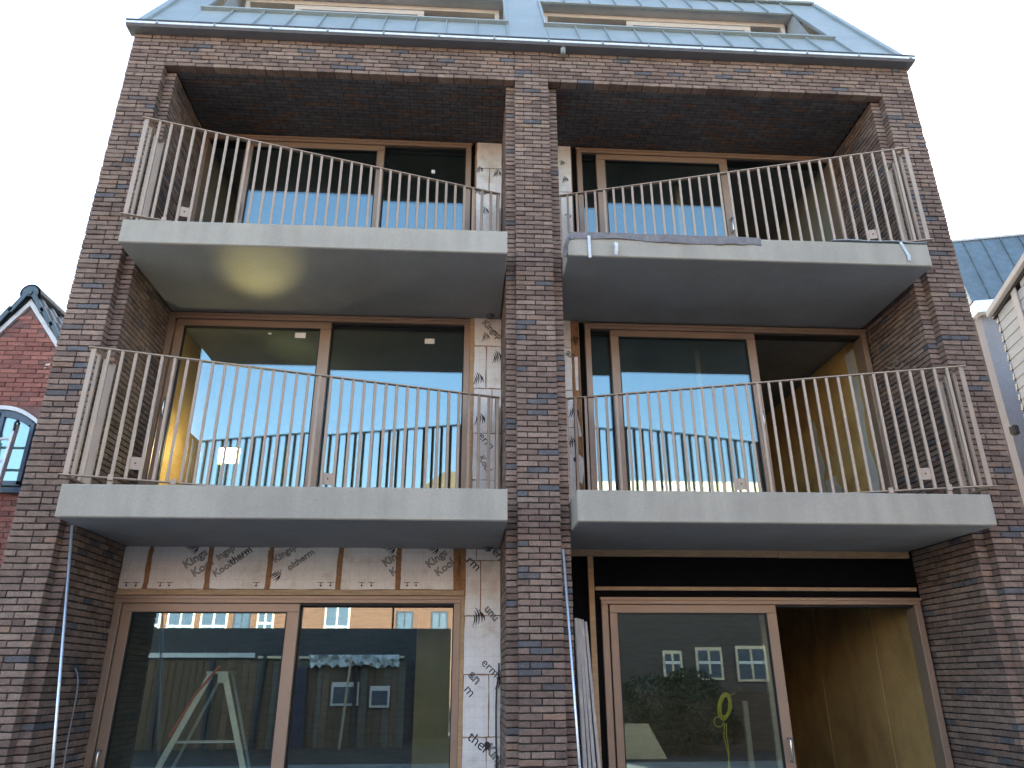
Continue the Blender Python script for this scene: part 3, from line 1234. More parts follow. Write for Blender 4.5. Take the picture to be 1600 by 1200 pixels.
for (brd, px, py, s, rot) in ((cM[2], 777, 566, .13, .3), (cM[1], 747, 600, .13, .3), (cM[3], 749, 663, .13, .25), (cU[1], 749, 270, .10, .3),
                              (cU[2], 776, 276, .11, .2), (cU[3], 757, 336, .12, .35), (cM[0], 759, 532, .10, .4),
                              (cRM[3], 896, 652, .13, .2), (cRM[5], 894, 700, .12, .3), (cRM[1], 903, 536, .10, 1.0),
                              (cL[6], 783, 1075, .14, .3), (cL[4], 748, 975, .14, .4), (cRU[0], 879, 258, .07, .4), (cRU[2], 883, 285, .09, .3)):
    x, z = at(px, py)
    flame(brd, x, z, s, rot, YT)
for (brd, px, py) in ((cRM[6], 900, 718), (cL[8], 761, 1164)):
    x, z = at(px, py)
    m = MB()
    m.tube([(x, YT, z), (x, YT - .006, z)], .032, 16)
    m.build('fixing_washer', 'black_rubber', brd)
# timber studs and dark gaps beside the frames
for (x0, x1, z0, z1, mt) in ((-.712, -.678, SL[1][1], 8.0, 'timber'), (-.722, -.668, SL[0][1], SL[1][0], 'timber'),
                             (-.766, -.722, 0, ZT0 + .0, 'timber'), (.572, .598, SL[0][1], SL[1][0] - .1, 'foam'),
                             (.662, .672, SL[0][1], SL[1][0], 'timber')):
    m = MB()
    m.box(x0, x1, YI - .002, D + .10, z0 + .002, z1 - .002, .002)
    m.build('timber_stud', mt, B)
for (x0, x1, z0, z1) in ((-.754, -.714, SL[1][1], CEIL), (.657, .743, SL[1][1], CEIL), (.673, .748, SL[0][1], SL[1][0])):
    m = MB()
    m.box(x0, x1, D + .06, D + .2, z0, z1)
    m.build('gap_membrane', 'membrane', B)
# right flat, ground floor: bare membrane with battens
m = MB()
m.box(MR, XRR, D + .045, D + .29, ZT0 + .004, SL[0][0] - .001)
m.build('wall_membrane', 'membrane', B)
m = MB()
m.box(MR, .798, D + .045, D + .29, 0, ZT0 + .003)
m.build('wall_membrane', 'membrane', B)
for (x0, x1, z0, z1) in ((MR + .01, 2.9, 2.978, 3.052), (2.903, 4.47, 2.974, 3.05), (.742, 4.48, 2.600, 2.640)):
    m = MB()
    m.box(x0, x1, D - .01, D + .043, z0, z1, .003)
    m.build('timber_batten', 'timber_x', B)
m = MB()
m.box(.664, .728, D - .012, D + .043, 0.1, 2.975, .003)
m.build('timber_stud', 'timber', B)

# ------------------------------------------------------------------ roof
RS, RZ = 1.735, 9.47            # roof plane z = RZ + RS*y
RT = 12.36                      # top of the mansard
rn = Vector((0, -RS, 1)).normalized()


def rp(x, z, out=0.0):
    y = (z - RZ) / RS
    return Vector((x, y, z)) + rn * out


def pan(x0, x1, z0, z1, seam=True, name='roof_panel', t=.03):
    m = MB()
    a, b, c_, d_ = rp(x0 + .002, z0), rp(x1 - .002, z0), rp(x1 - .002, z1), rp(x0 + .002, z1)
    m.prism([a, b, c_, d_], -rn * t)
    if seam:
        ct = (rp(x1, z0, .014) + rp(x1, z1, .014)) / 2
        up = (rp(x1, z1) - rp(x1, z0)) / 2
        m.obox(ct, (.006, 0, 0), rn * .018, up, .002)
    return m.build(name, 'zinc', B)


LR_ = (-4.47, -.30)             # left loggia
RR_ = (.255, 4.42)              # right loggia
ZS, ZC = 10.215, 11.72
zg = 9.33
pan(-4.98, LR_[0], zg, RT, False)
pan(LR_[1], RR_[0], zg, RT, False)
pan(RR_[1], 5.015, zg, RT, False)
for (a, b) in (LR_, RR_):
    n_ = 10
    for k in range(n_):
        xa, xb = a + (b - a) * k / n_, a + (b - a) * (k + 1) / n_
        pan(xa, xb, zg, ZS, True)
        pan(xa, xb, ZC, RT, True)
    m = MB()       # capping along the parapet
    m.obox(rp((a + b) / 2, ZS + .012, .02), ((b - a) / 2 + .03, 0, 0), rn * .035, (rp(0, 1) - rp(0, 0)).normalized() * .022, .004)
    m.build('parapet_cap', 'zinc', B)
    yw = 1.50
    m = MB()       # recess: cheeks, ceiling, floor
    yb, yt = (ZS - RZ) / RS, (ZC - RZ) / RS
    m.prism([(a - .02, yb + .02, ZS - .6), (a - .02, yt + .02, ZC), (a - .02, yw + .3, ZC), (a - .02, yw + .3, ZS - .6)], (.018, 0, 0))
    m.prism([(b + .002, yb + .02, ZS - .6), (b + .002, yt + .02, ZC), (b + .002, yw + .3, ZC), (b + .002, yw + .3, ZS - .6)], (.018, 0, 0))
    m.box(a - .02, b + .02, yt + .022, yw + .3, ZC + .002, ZC + .03)
    m.box(a - .02, b + .02, yb + .1, yw + .3, ZS - .62, ZS - .6)
    m.build('loggia_lining', 'zinc_dark', B)
    for xx in (a, b):
        m = MB()       # trims round the opening
        u = (rp(xx, ZC) - rp(xx, ZS)) / 2
        m.obox((rp(xx, ZC, .012) + rp(xx, ZS, .012)) / 2, (.018, 0, 0), rn * .016, u, .003)
        m.build('opening_trim', 'zinc', B)
    # window of the loggia
    w = MB()
    x0, x1 = a + .10, b - .06
    zt = ZC - .004
    w.box(x0, x1, yw, yw + .14, zt - .075, zt, .004)
    w.box(x0, x0 + .07, yw + .002, yw + .14, ZS - .58, zt - .075, .004)
    w.box(x1 - .07, x1, yw + .002, yw + .14, ZS - .58, zt - .075, .004)
    win = w.build('loggia_window', 'pale_frame', B)
    s0, s1 = x0 + .34 * (x1 - x0), x0 + .855 * (x1 - x0)
    if a < 0:
        s0, s1 = x0 + .19 * (x1 - x0), x0 + .70 * (x1 - x0)
    w = MB()
    w.box(s0, s1, yw + .015, yw + .07, zt - .165, zt - .078, .004)
    w.box(s0, s0 + .10, yw + .017, yw + .07, ZS - .5, zt - .165, .004)
    w.box(s1 - .10, s1, yw + .017, yw + .07, ZS - .5, zt - .165, .004)
    w.build('sash', 'pale_frame', win)
    w = MB()
    w.box(x0 + .07, x1 - .07, yw + .10, yw + .12, ZS - .58, zt - .08)
    w.build('pane', 'glass', win)
    w = MB()
    w.box(s0 + .10, s1 - .10, yw + .035, yw + .055, ZS - .5, zt - .168)
    w.build('pane', 'glass', win)
    w = MB()
    w.box(x0, x1, yw + .9, yw + .95, ZS - .6, ZC)
    w.build('loggia_back_wall', 'membrane', B)
m = MB()
m.box(-5.0, 5.03, (RT - RZ) / RS - .06, 10, RT, RT + .05, .005)
m.build('flat_roof', 'zinc', B)
for (xx, s) in ((-5.0, -1), (5.035, 1)):
    m = MB()
    u = (rp(xx, RT) - rp(xx, zg)) / 2
    m.obox((rp(xx, RT, .01) + rp(xx, zg, .01)) / 2, (.045, 0, 0), rn * .03, u, .006)
    m.build('verge_trim', 'zinc', B)
    m = MB()
    m.prism([(xx - .03, (zg - RZ) / RS + .04, 9.28), (xx - .03, (RT - RZ) / RS + .02, RT), (xx - .03, 10, RT), (xx - .03, 10, 9.28)], (.06, 0, 0))
    m.build('gable_cladding', 'zinc_dark', B)
# box gutter
GX0, GX1 = -5.10, 5.115
gt = MB()
gt.prism([(GX0, .04, 9.2795), (GX0, -.128, 9.2795), (GX0, -.150, 9.306), (GX0, .04, 9.31)], (GX1 - GX0, 0, 0))
gut = gt.build('gutter', 'gutter_soffit', B)
m = MB()
m.obox((0, -.146, 9.327), ((GX1 - GX0) / 2, 0, 0), (0, .006, 0), (0, 0, .020), .002)
m.v = [(p[0] + (GX0 + GX1) / 2, p[1], p[2]) for p in m.v]
m.build('gutter_face', 'gutter', gut)
m = MB()
m.tube([(GX0, -.150, 9.356), (GX1, -.150, 9.356)], .014, 10)
m.box(GX0, GX1, -.148, -.05, 9.344, 9.352)
m.build('gutter_lip', 'gutter_lip', gut)
for k in range(15):
    x = GX0 + .38 + k * .705 - (.1 if k > 8 else 0)
    m = MB()
    m.box(x - .014, x + .014, -.160, -.150, 9.305, 9.350, .002)
    m.build('gutter_bracket', 'zinc', gut)
m = MB()
x, z = pix(880, 86, Y=-.08).x, 9.29
m.tube([(x, -.08, z), (x, -.08, z - .085)], .034, 14)
m.tube([(x, -.08, z - .085), (x, -.082, z - .10), (x, -.085, z - .108)], [.034, .030, .016], 14)
m.build('outlet_spout', 'zinc', gut, smooth=True)

# ------------------------------------------------------------------ loose things on the building
pl = pix(116, 817, Y=.11); ph = pix(84, 1200, Y=.11)
t = thing('metal_tube', 'thin blue-grey tube standing along the left brick return under the lower balcony', 'tube', (ph.x, .09, 0))
d_ = (ph - pl) / (pl.z - ph.z)
m = MB()
m.tube([(pl.x, .085, pl.z - .03), (ph.x, .085, ph.z), (ph.x + d_.x * ph.z, .085, 0)], .0135, 10)
m.build('pipe', 'galv', t, smooth=True)
a, b = pix(880, 858, Y=-.06), pix(906, 1200, Y=-.10)
t = thing('metal_rod', 'shiny pale metal rod leaning on the right side of the middle brick pier', 'rod', (b.x, -.12, 0))
m = MB()
d_ = (b - a) / (a.z - b.z)
m.tube([a, b, b + d_ * b.z], .0125, 10)
m.build('rod', 'galv', t, smooth=True)
t = thing('loose_wire', 'thin grey wire with a hooked end hanging on the lower left brick reveal', 'wire', (-4.45, .6, 0))
m = MB()
P = [(113, 1044), (118, 1046), (121, 1053), (122, 1066), (119, 1090), (113, 1120), (107, 1150), (102, 1180), (99, 1200)]
pts = [pix(px, py, Y=.62) for px, py in P]
pts = [Vector((max(p.x, XLR + .012), p.y, p.z)) for p in pts]
pts.append(Vector((pts[-1].x + .01, .62, 0.02)))
m.tube(pts, .006, 7)
m.build('strand', 'grey_wire', t, smooth=True)
t = thing('black_cable', 'black cable curving down the white insulation beside the middle brick pier', 'cable', (-.36, 1.15, 0))
m = MB()
pts = [pix(px, py, Y=D - .05) for px, py in ((790, 1036), (784, 1042), (779, 1055), (776, 1075), (775, 1105), (775, 1150), (776, 1200))]
pts = [Vector((min(p.x, -MR - .02), p.y, p.z)) for p in pts]
pts.append(Vector((pts[-1].x, pts[-1].y, .01)))
m.tube(pts, .009, 8)
m.build('strand', 'black_rubber', t, smooth=True)
for k, (px, py, lab, mt) in enumerate(((220, 547, 'short grey wire end poking from the left brick reveal above the lower railing', 'grey_wire'),
                                       (1398, 573, 'pale wire end poking from the right brick reveal above the lower railing', 'plywood'))):
    X = XLR + .0 if k == 0 else XRR
    sg = 1 if k == 0 else -1
    p = pix(px, py, X=X)
    t = thing('wire_end', lab, 'wire', (X, p.y, p.z))
    m = MB()
    m.tube([(X - sg * .02, p.y, p.z), (X + sg * .03, p.y - .02, p.z - .01), (X + sg * .06, p.y - .08, p.z + .03), (X + sg * .05, p.y - .16, p.z + .01)], .004, 6)
    m.tube([(X - sg * .02, p.y, p.z - .01), (X + sg * .04, p.y + .03, p.z - .01), (X + sg * .07, p.y + .09, p.z + .04)], .004, 6)
    m.build('strand', mt, t, smooth=True)

# stack of sheets standing right of the middle pier
LB = ['pale grey-edged sheet nearest the middle pier in the upright stack', 'second upright sheet from the middle pier in the stack',
      'third upright sheet from the middle pier, with a dark gap after it', 'upright sheet farthest from the middle pier, beside the door frame']
xx = .455
for k, wd in enumerate((.038, .030, .034, .030)):
    h = 2.27 - .006 * k - (.0 if k < 3 else .012)
    t = thing('sheet', LB[k], 'sheet', (xx, .85, 0), 'sheets standing beside the middle pier')
    m = MB()
    lean = .03 + .012 * k
    m.obox((xx + wd / 2 + lean / 2, .98 + .01 * k, h / 2), (wd / 2, 0, 0), (0, .16 - .012 * k, 0), (-lean, 0, h / 2), .003)
    m.build('panel', 'board_edge', t)
    if k == 0:
        f = MB()
        f.obox((xx - .003 + lean / 2, .98, h / 2), (.002, 0, 0), (0, .155, 0), (-lean, 0, h / 2 - .004), 0)
        f.build('face', 'board_grey', t)
    xx += wd + (.006 if k != 2 else .014)

# torn roofing felt along the edge of the upper right slab
t = thing('roofing_felt', 'torn grey roofing felt lying along the edge of the upper right balcony slab', 'felt', (.4, -.36, SL[1][1]))
m = MB()
r = random.Random(12)
n_ = 30
x0, x1 = .36, pix(1190, 385, Y=-.365).x
top, bot = [], []
for i in range(n_ + 1):
    u = i / n_
    x = x0 + (x1 - x0) * u
    zb_ = SL[1][1] - .085 + .03 * math.sin(u * 7) * (1 - u) + r.uniform(-.008, .008) - .0 * u
    bot.append((x, zb_))
for i in range(n_):
    (xa, za), (xb, zb2) = bot[i], bot[i + 1]
    yo = -.375 + .006 * math.sin(i * .7)
    yo2 = -.375 + .006 * math.sin((i + 1) * .7)
    z = SL[1][1] + .012
    m.add([(xa, yo, za), (xb, yo2, zb2), (xb, yo2, z), (xa, yo, z), (xb, -.20, z + .004), (xa, -.20, z + .004),
           (xa, yo + .008, za), (xb, yo2 + .008, zb2), (xb, yo2 + .008, z - .009), (xa, yo + .008, z - .009), (xb, -.20, z - .006), (xa, -.20, z - .006)],
          [(0, 1, 2, 3), (3, 2, 4, 5), (7, 6, 9, 8), (8, 9, 11, 10), (0, 6, 7, 1), (5, 4, 10, 11)])
m.build('sheet', 'lead', t)
m = MB()
prof = [(.36, SL[1][1] + .012, -.37), (.345, SL[1][1] - .02, -.385), (.31, SL[1][1] - .11, -.40), (.275, SL[1][1] - .22, -.395), (.262, SL[1][1] - .31, -.385)]
for i in range(len(prof) - 1):
    for kx in range(4):
        wob = lambda a, b: .012 * math.sin(a * 2.1 + b * 1.7)
        q4 = []
        for (ii, kk) in ((i, kx), (i, kx + 1), (i + 1, kx + 1), (i + 1, kx)):
            x, z, y = prof[ii]
            tail = (r.uniform(-.03, .02) if ii == len(prof) - 1 else 0)
            q4.append(Vector((x + kk * .024 - ii * .004 * kk * .3 + wob(ii, kk) * .4, y + kk * .02 + wob(kk, ii), z + tail - kk * .01 + (.02 * kk if ii == 4 else 0))))
        m.prism(q4, (.004, .008, 0))
m.build('torn_end', 'lead', t)
# three loose straps
t = thing('strap', 'flat pale strap hanging straight over the felt on the upper right slab', 'strap', (.55, -.38, 6.0), 'straps on the upper right slab')
a_, b_ = pix(920, 368, Y=-.392), pix(922, 402, Y=-.372)
m = MB()
m.bar(a_, b_, .032, .004, (0, 1, 0))
m.bar(b_ + Vector((.004, 0, .002)), b_ + Vector((.006, 0, -.0)), .032, .004, (0, 1, 0))
m.build('band', 'strap', t)
t = thing('strap', 'short curled pale strap sticking out below the felt on the upper right slab', 'strap', (.8, -.38, 6.0), 'straps on the upper right slab')
m = MB()
c0 = pix(960, 390, Y=-.36)
arc = [(0, .0, .03), (-.0, -.035, .055), (.004, -.07, .045), (.008, -.085, .0), (.004, -.075, -.06), (0, -.06, -.10)]
for i in range(len(arc) - 1):
    m.bar(c0 + Vector(arc[i]), c0 + Vector(arc[i + 1]), .036, .004, (0, 1, .3))
m.build('band', 'strap', t)
t = thing('strap', 'folded pale strap hanging at the outer end of the upper right slab', 'strap', (4.3, -.38, 6.0), 'straps on the upper right slab')
m = MB()
m.bar(pix(1407, 378, Y=-.37), pix(1421, 401, Y=-.374), .034, .004, (0, 1, 0))
m.bar(pix(1420, 398, Y=-.379), pix(1421, 407, Y=-.376), .036, .004, (0, 1, 0))
m.build('band', 'strap', t)
# buckled flashing strip at the outer end of the same slab
t = thing('loose_flashing', 'thin buckled dark flashing lying at the outer end of the upper right slab', 'flashing', (4.2, -.35, SL[1][1]))
m = MB()
for i in range(8):
    xa, xb = 3.35 + i * .14, 3.35 + (i + 1) * .14
    za = SL[1][1] + .008 + .018 * abs(math.sin(i * .9))
    zb_ = SL[1][1] + .008 + .018 * abs(math.sin((i + 1) * .9))
    m.prism([(xa, -.372, za), (xb, -.372, zb_), (xb, -.372, zb_ + .006), (xa, -.372, za + .006)], (0, .16, 0))
m.build('sheet', 'zinc_dark', t)

# ------------------------------------------------------------------ things inside, seen through the panes
ap = pix(347, 1052, Y=1.62)
t = thing('stepladder', 'pale aluminium stepladder with a red strap, standing open behind the lower left pane', 'stepladder', (-3.45, 1.65, .14))
hz = ap.z
zf = .14


def leg(x_top, x_mid, z_mid, y0, y1, w, name='leg', mat='painted_alu'):
    k = (x_mid - x_top) / (hz - z_mid)
    xb = x_top + k * (hz - zf)
    m = MB()
    m.bar((x_top, y0, hz), (xb, y1, zf), w, .03, (0, 1, 0), .004)
    return m.build(name, mat, t), k


lx, rx = pix(328, 1058, Y=1.62).x, pix(352, 1058, Y=1.62).x
p1 = pix(247, 1200, Y=1.62); p2 = pix(380, 1200, Y=1.62)
leg(lx + .01, p1.x, p1.z, 1.62, 1.62, .062)
leg(rx - .01, p2.x, p2.z, 1.62, 1.62, .062)
leg(lx + .05, p1.x + .06, p1.z, 1.92, 1.92, .03, 'rear_leg', 'zinc_dark')
leg(rx - .01, p2.x - .02, p2.z, 1.92, 1.92, .03, 'rear_leg', 'zinc_dark')
m = MB()
m.box(rx - .075, rx + .03, 1.596, 1.604, hz - .10, hz + .012, .002)
m.box(lx - .04, rx + .02, 1.60, 1.95, hz - .005, hz + .02, .004)
m.build('hinge_plate', 'alu', t)
ra, rb = pix(268, 1162, Y=1.62), pix(366, 1160, Y=1.62)
for k in range(3):
    z = ra.z - .42 * k + (0 if k == 0 else -.0)
    if z < .3:
        break
    u = (hz - z) / (hz - p1.z)
    m = MB()
    m.box(lx + .01 + (p1.x - lx - .01) * u, rx - .01 + (p2.x - rx + .01) * u, 1.64, 1.70, z, z + .025, .003)
    m.build('rung', 'alu', t)
m = MB()
sa, sb, sc_ = pix(344, 1040, Y=1.59), pix(305, 1085, Y=1.59), pix(264, 1152, Y=1.59)
m.bar(sa, sb, .028, .012, (0, 1, 0), .002)
m.bar(sb, sc_, .026, .012, (0, 1, 0), .002)
m.build('strap', 'red', t)

t = thing('rope_coil', 'bright yellow rope coiled and hanging behind the lower right pane', 'rope', (2.2, 1.5, .8))
m = MB()
cc = pix(1133, 1104, Y=1.42)
for k in range(9):
    ax_, az_ = .055 + .010 * math.sin(k * 1.7), .125 + .02 * math.sin(k * 2.3)
    tl = .25 + .05 * math.sin(k * 1.1)
    pts = []
    for i in range(19):
        a = i / 18 * 2 * math.pi
        u, v = ax_ * math.cos(a), az_ * math.sin(a)
        pts.append(cc + Vector((u * math.cos(tl) + v * math.sin(tl) + .006 * (k - 4), -.02 + .007 * k, v * math.cos(tl) - u * math.sin(tl) + .006 * math.sin(k))))
    m.tube(pts, .0042, 6, False)
c2 = pix(1123, 1128, Y=1.42)
m.tube([c2 + Vector((.052 * math.cos(i / 16 * 6.283), 0, .05 * math.sin(i / 16 * 6.283))) for i in range(17)], .004, 6, False)
for k in range(2):
    m.tube([pix(1132 + k * 3, 1130, Y=1.42), pix(1131 + 4 * k, 1150, Y=1.42), pix(1137 + 2 * k, 1175, Y=1.42), pix(1141 - k * 3, 1200, Y=1.42),
            pix(1142 - k * 3, 1240, Y=1.42)], .0042, 6)
m.tube([cc + Vector((.03, 0, .11)), cc + Vector((.10, .04, .12)), cc + Vector((.22, .30, .13)), cc + Vector((.30, .50, .13))], .004, 6)
m.build('coil', 'yellow', t, smooth=True)

lc = pix(357, 711, Y=2.1)
t = thing('work_light', 'lit square work light on a tripod, glowing behind the lower left balcony door', 'lamp', (lc.x, 2.1, 3.37))
m = MB()
m.box(lc.x - .14, lc.x + .14, 2.12, 2.18, lc.z - .11, lc.z + .11, .01)
m.build('housing', 'yellow', t)
m = MB()
m.box(lc.x - .125, lc.x + .125, 2.112, 2.119, lc.z - .095, lc.z + .095)
m.build('lamp_panel', 'lamp', t)
m = MB()
hub = Vector((lc.x, 2.16, lc.z - .12))
m.tube([hub, hub - Vector((0, 0, .25))], .016, 8)
for k in range(3):
    a = k * 2.094 + .4
    m.tube([hub - Vector((0, 0, .12)), Vector((lc.x + .45 * math.cos(a), 2.16 + .45 * math.sin(a), 3.375))], .012, 8)
m.build('tripod', 'black_rubber', t)
ld = bpy.data.lights.new('work_light_beam', 'AREA')
ld.energy = 1.2
ld.size = .25
ld.color = (1, .82, .5)
lo = bpy.data.objects.new('work_light_beam', ld)
col.objects.link(lo)
lo.parent = t
lo.location = (0, -.0, lc.z - 3.37 + .0)
lo.location = (-.10, -.02, lc.z - 3.37)
lo.rotation_euler = Vector((-1, .15, -.05)).to_track_quat('-Z', 'Y').to_euler()
ld = bpy.data.lights.new('added_patch_spot', 'SPOT')      # added spot without a lamp head, throwing a yellow patch on the slab above
ld.energy = 38
ld.color = (1, .78, .34)
ld.spot_size = R(24)
ld.spot_blend = 1
ld.shadow_soft_size = .12
lo = bpy.data.objects.new('added_patch_spot', ld)
col.objects.link(lo)
lo.parent = t
lo.location = (0, 0, lc.z - 3.37 + .16)
hit = pix(405, 422, Z=SL[1][0])
lo.rotation_euler = (hit - (t.location + lo.location)).to_track_quat('-Z', 'Y').to_euler()

# a sheet of insulation standing inside the lower left flat
t = thing('insulation_sheet', 'olive insulation sheet standing inside behind the right end of the lower left pane', 'sheet', (-1.07, 2.3, .13))
m = MB()
m.box(-1.30, -.86, 2.3, 2.38, .13, 2.9, .004)
m.build('panel', pm('olive_sheet', (.40, .31, .13), .8, var=.2, scale=2), t)

# ------------------------------------------------------------------ ladder at the far left
t = thing('extension_ladder', 'aluminium extension ladder leaning upright at the far left beside the red house window', 'ladder', (-6.1, 1.1, 0))
m_top = pix(14, 664, Y=1.32)
xr, zt = m_top.x + .09, m_top.z
for k, (dx, dz) in enumerate(((0, 0), (-.42, 0))):
    m = MB()
    m.bar((xr + dx + .0, 1.32, zt), (xr + dx + .03, .95, 0), .035, .075, (0, 1, 0), .004)
    m.build('stile', 'alu', t)
    m = MB()
    m.bar((xr + dx + .032, 1.26, zt - .10), (xr + dx + .062, .90, 0), .026, .06, (0, 1, 0), .004)
    m.build('outer_stile', 'alu', t)
for k in range(16):
    u = (k + .65) / 16.5
    z = zt * (1 - u)
    y = 1.32 + (.95 - 1.32) * u
    m = MB()
    m.tube([(xr - .42, y, z), (xr + .01 + .03 * u, y, z)], .017, 8)
    m.build('rung', 'alu', t)
for dx in (0, -.42):
    m = MB()
    m.tube([(xr + dx, 1.33, zt - .04), (xr + dx, 1.36, zt + .03), (xr + dx + .01, 1.30, zt + .05), (xr + dx + .02, 1.25, zt + .0), (xr + dx + .02, 1.26, zt - .10)], .014, 8)
    m.build('hook', 'black_rubber', t)

# ------------------------------------------------------------------ red-brick gabled house at the left
YH = 1.5
H = thing('gabled_house', 'old red brick house with a steep dark tiled gable at the far left', 'house', (-6.6, YH, 0))
apex = pix(48, 481, Y=YH)
rb_ = pix(88.5, 546, Y=YH)
lb_ = pix(0, 525, Y=YH)
sr = (apex.z - rb_.z) / (rb_.x - apex.x)
sl = (apex.z - lb_.z) / (apex.x - lb_.x)
xr_, xl_ = -5.22, -8.6
zr, zl = apex.z - sr * (xr_ - apex.x), apex.z - sl * (apex.x - xl_)
wt = MB()
wt.prism([(xl_, YH + .012, 0), (xr_, YH + .012, 0), (xr_, YH + .012, zr), (apex.x, YH + .012, apex.z), (xl_, YH + .012, zl)], (0, 7, 0))
hw = wt.build('brick_wall', 'old_mortar', H)
hb = Bricks(.052)
wx0, wx1 = pix(0, 700, Y=YH).x - .55, pix(63, 650, Y=YH).x + .02
wz0, wz1 = pix(30, 764, Y=YH).z, pix(20, 638, Y=YH).z
n = 0
z = .05
while z < apex.z:
    x = -7.4 - (.11 if n % 2 else 0)
    while x < xr_ - .05:
        L = min(.218, xr_ - x)
        xc = x + L / 2
        lim = apex.z - (sr * (xc - apex.x) if xc > apex.x else sl * (apex.x - xc)) + .01
        inw = wx0 - .1 < x + L and x < wx1 - .0 and wz0 - .02 < z < wz1 + .02
        if z + .05 < lim and not inw:
            hb.put((x, YH + rnd.uniform(-.001, .002), z), (1, 0, 0), (0, -1, 0), L - .009, .05, tone())
        x += .218
    z += .0615
    n += 1
hb.emit(hw, 'red_brick', 280)
# verge boards
for (s, px) in ((sr, 1), (sl, -1)):
    dv = Vector((px, 0, -s)).normalized()
    nv = Vector((s * px, 0, 1)).normalized()
    a = Vector((apex.x, YH - .03, apex.z + .02))
    L = 1.6 if px > 0 else 3.2
    m = MB()
    e = a + dv * L
    wdt = .075
    m.prism([a + Vector((0, 0, -wdt * 0)), e, e + nv * wdt, Vector((apex.x, YH - .03, apex.z + .02 + wdt / nv.z))], (0, .05, 0))
    m.build('verge_board', 'white', H)
    # roof slope and tiles
    m = MB()
    a2 = Vector((apex.x, YH - .03, apex.z + .02 + wdt / nv.z))
    m.prism([a2 - nv * .02, a2 + dv * L - nv * .02, a2 + dv * L + nv * .02, a2 + nv * .02], (0, 6.5, 0))
    m.build('roof_slope', 'tile', H)
    nt = int(L / .25)
    for i in range(nt):
        for j in range(9 if px > 0 else 2):
            c = a2 + dv * (i * .25 + .17) + nv * (.045) + Vector((0, -.05 + j * .24 + .12, 0))
            m = MB()
            dd = (dv - nv * .10).normalized()
            nn = (nv + dv * .10).normalized()
            hump = []
            for k in range(7):
                u = k / 6
                hump.append(c - Vector((0, .125, 0)) + Vector((0, .25 * u, 0)) + nn * (.032 * math.sin(u * math.pi) ** 1.5 + .002) - dd * .16)
            hump += [h_ - nn * .016 for h_ in hump[::-1]]
            m.prism(hump, dd * .32)
            if j == 0:
                f0 = c - Vector((0, .135, 0)) - dd * .16
                m.prism([f0 + nn * .012, f0 + dd * .31 + nn * .012, f0 + dd * .31 - nn * .045, f0 - nn * .045], (0, .02, 0))
            m.build('roof_tile', 'tile', H, smooth=False)
for k in range(12):
    y0 = YH - .09 + k * .36
    rk = .125
    m = MB()
    arc = []
    for i in range(11):
        a = math.pi * (-.12 + 1.24 * i / 10)
        arc.append(Vector((apex.x + rk * math.cos(a), y0, apex.z + .17 + rk * math.sin(a))))
    inner = [Vector((apex.x + (p.x - apex.x) * .82, y0, apex.z + .17 + (p.z - apex.z - .17) * .82)) for p in arc]
    if k == 0:
        m.prism(arc, (0, .03, 0))
        m.prism([Vector((apex.x + .035 * math.cos(a * .785), y0 - .02, apex.z + .17 + .035 * math.sin(a * .785))) for a in range(8)], (0, .03, 0))
    m.prism(arc + inner[::-1], (0, .37, 0))
    m.build('ridge_tile', 'tile', H)
# arched window
cxw = (wx0 + wx1) / 2
hwid = (wx1 - wx0) / 2


def arc_z(x, rise=.20):
    return wz1 - rise * ((x - cxw) / hwid) ** 2 + .03


xsn = [wx0 + (wx1 - wx0) * i / 12 for i in range(13)]
m = MB()
m.prism([(x, YH - .02, arc_z(x)) for x in xsn] + [(x, YH - .02, arc_z(x) - .05) for x in xsn[::-1]], (0, .10, 0))
m.build('window_arch', 'white', H)
m = MB()
m.prism([(x, YH + .006, arc_z(x) - .052) for x in xsn] + [(wx1, YH + .006, wz0), (wx0, YH + .006, wz0)], (0, .02, 0))
fr = m.build('window', 'dark_window', H)
for (a, b) in ((wx0 + .08, cxw - .05), (cxw + .06, wx1 - .09)):
    m = MB()
    xs2 = [a + (b - a) * i / 6 for i in range(7)]
    m.prism([(x, YH - .004, arc_z(x) - .14) for x in xs2] + [(b, YH - .004, wz0 + .09), (a, YH - .004, wz0 + .09)], (0, .006, 0))
    m.build('curtain', 'curtain', fr)
    m = MB()
    m.prism([(x, YH - .012, arc_z(x) - .14) for x in xs2] + [(b, YH - .012, wz0 + .09), (a, YH - .012, wz0 + .09)], (0, .004, 0))
    m.build('pane', 'glass', fr)
    m = MB()
    for k in range(6):
        m.bar((xs2[k], YH - .014, arc_z(xs2[k]) - .11), (xs2[k + 1], YH - .014, arc_z(xs2[k + 1]) - .11), .07, .04, (0, 1, 0))
    m.box(a - .05, a, YH - .034, YH + .004, wz0 + .04, arc_z(a) - .09, .004)
    m.box(b, b + .05, YH - .034, YH + .004, wz0 + .04, arc_z(b) - .09, .004)
    m.box(a - .05, b + .05, YH - .034, YH + .004, wz0 + .03, wz0 + .09, .004)
    m.build('sash', 'dark_window', fr)
m = MB()
m.box(wx0 - .05, wx1 + .04, YH - .07, YH + .02, wz0 - .06, wz0 - .002, .004)
m.build('window_sill', 'dark_window', fr)
m = MB()
for (px, py, s) in ((75, 570, .03), (78, 559, .012), (71, 575, .014)):
    p = pix(px, py, Y=YH)
    m.obox((p.x, YH - .003, p.z), (s, 0, .004), (0, .004, 0), (0, 0, s * .45), .003)
m.build('patched_spot', 'cream', H)

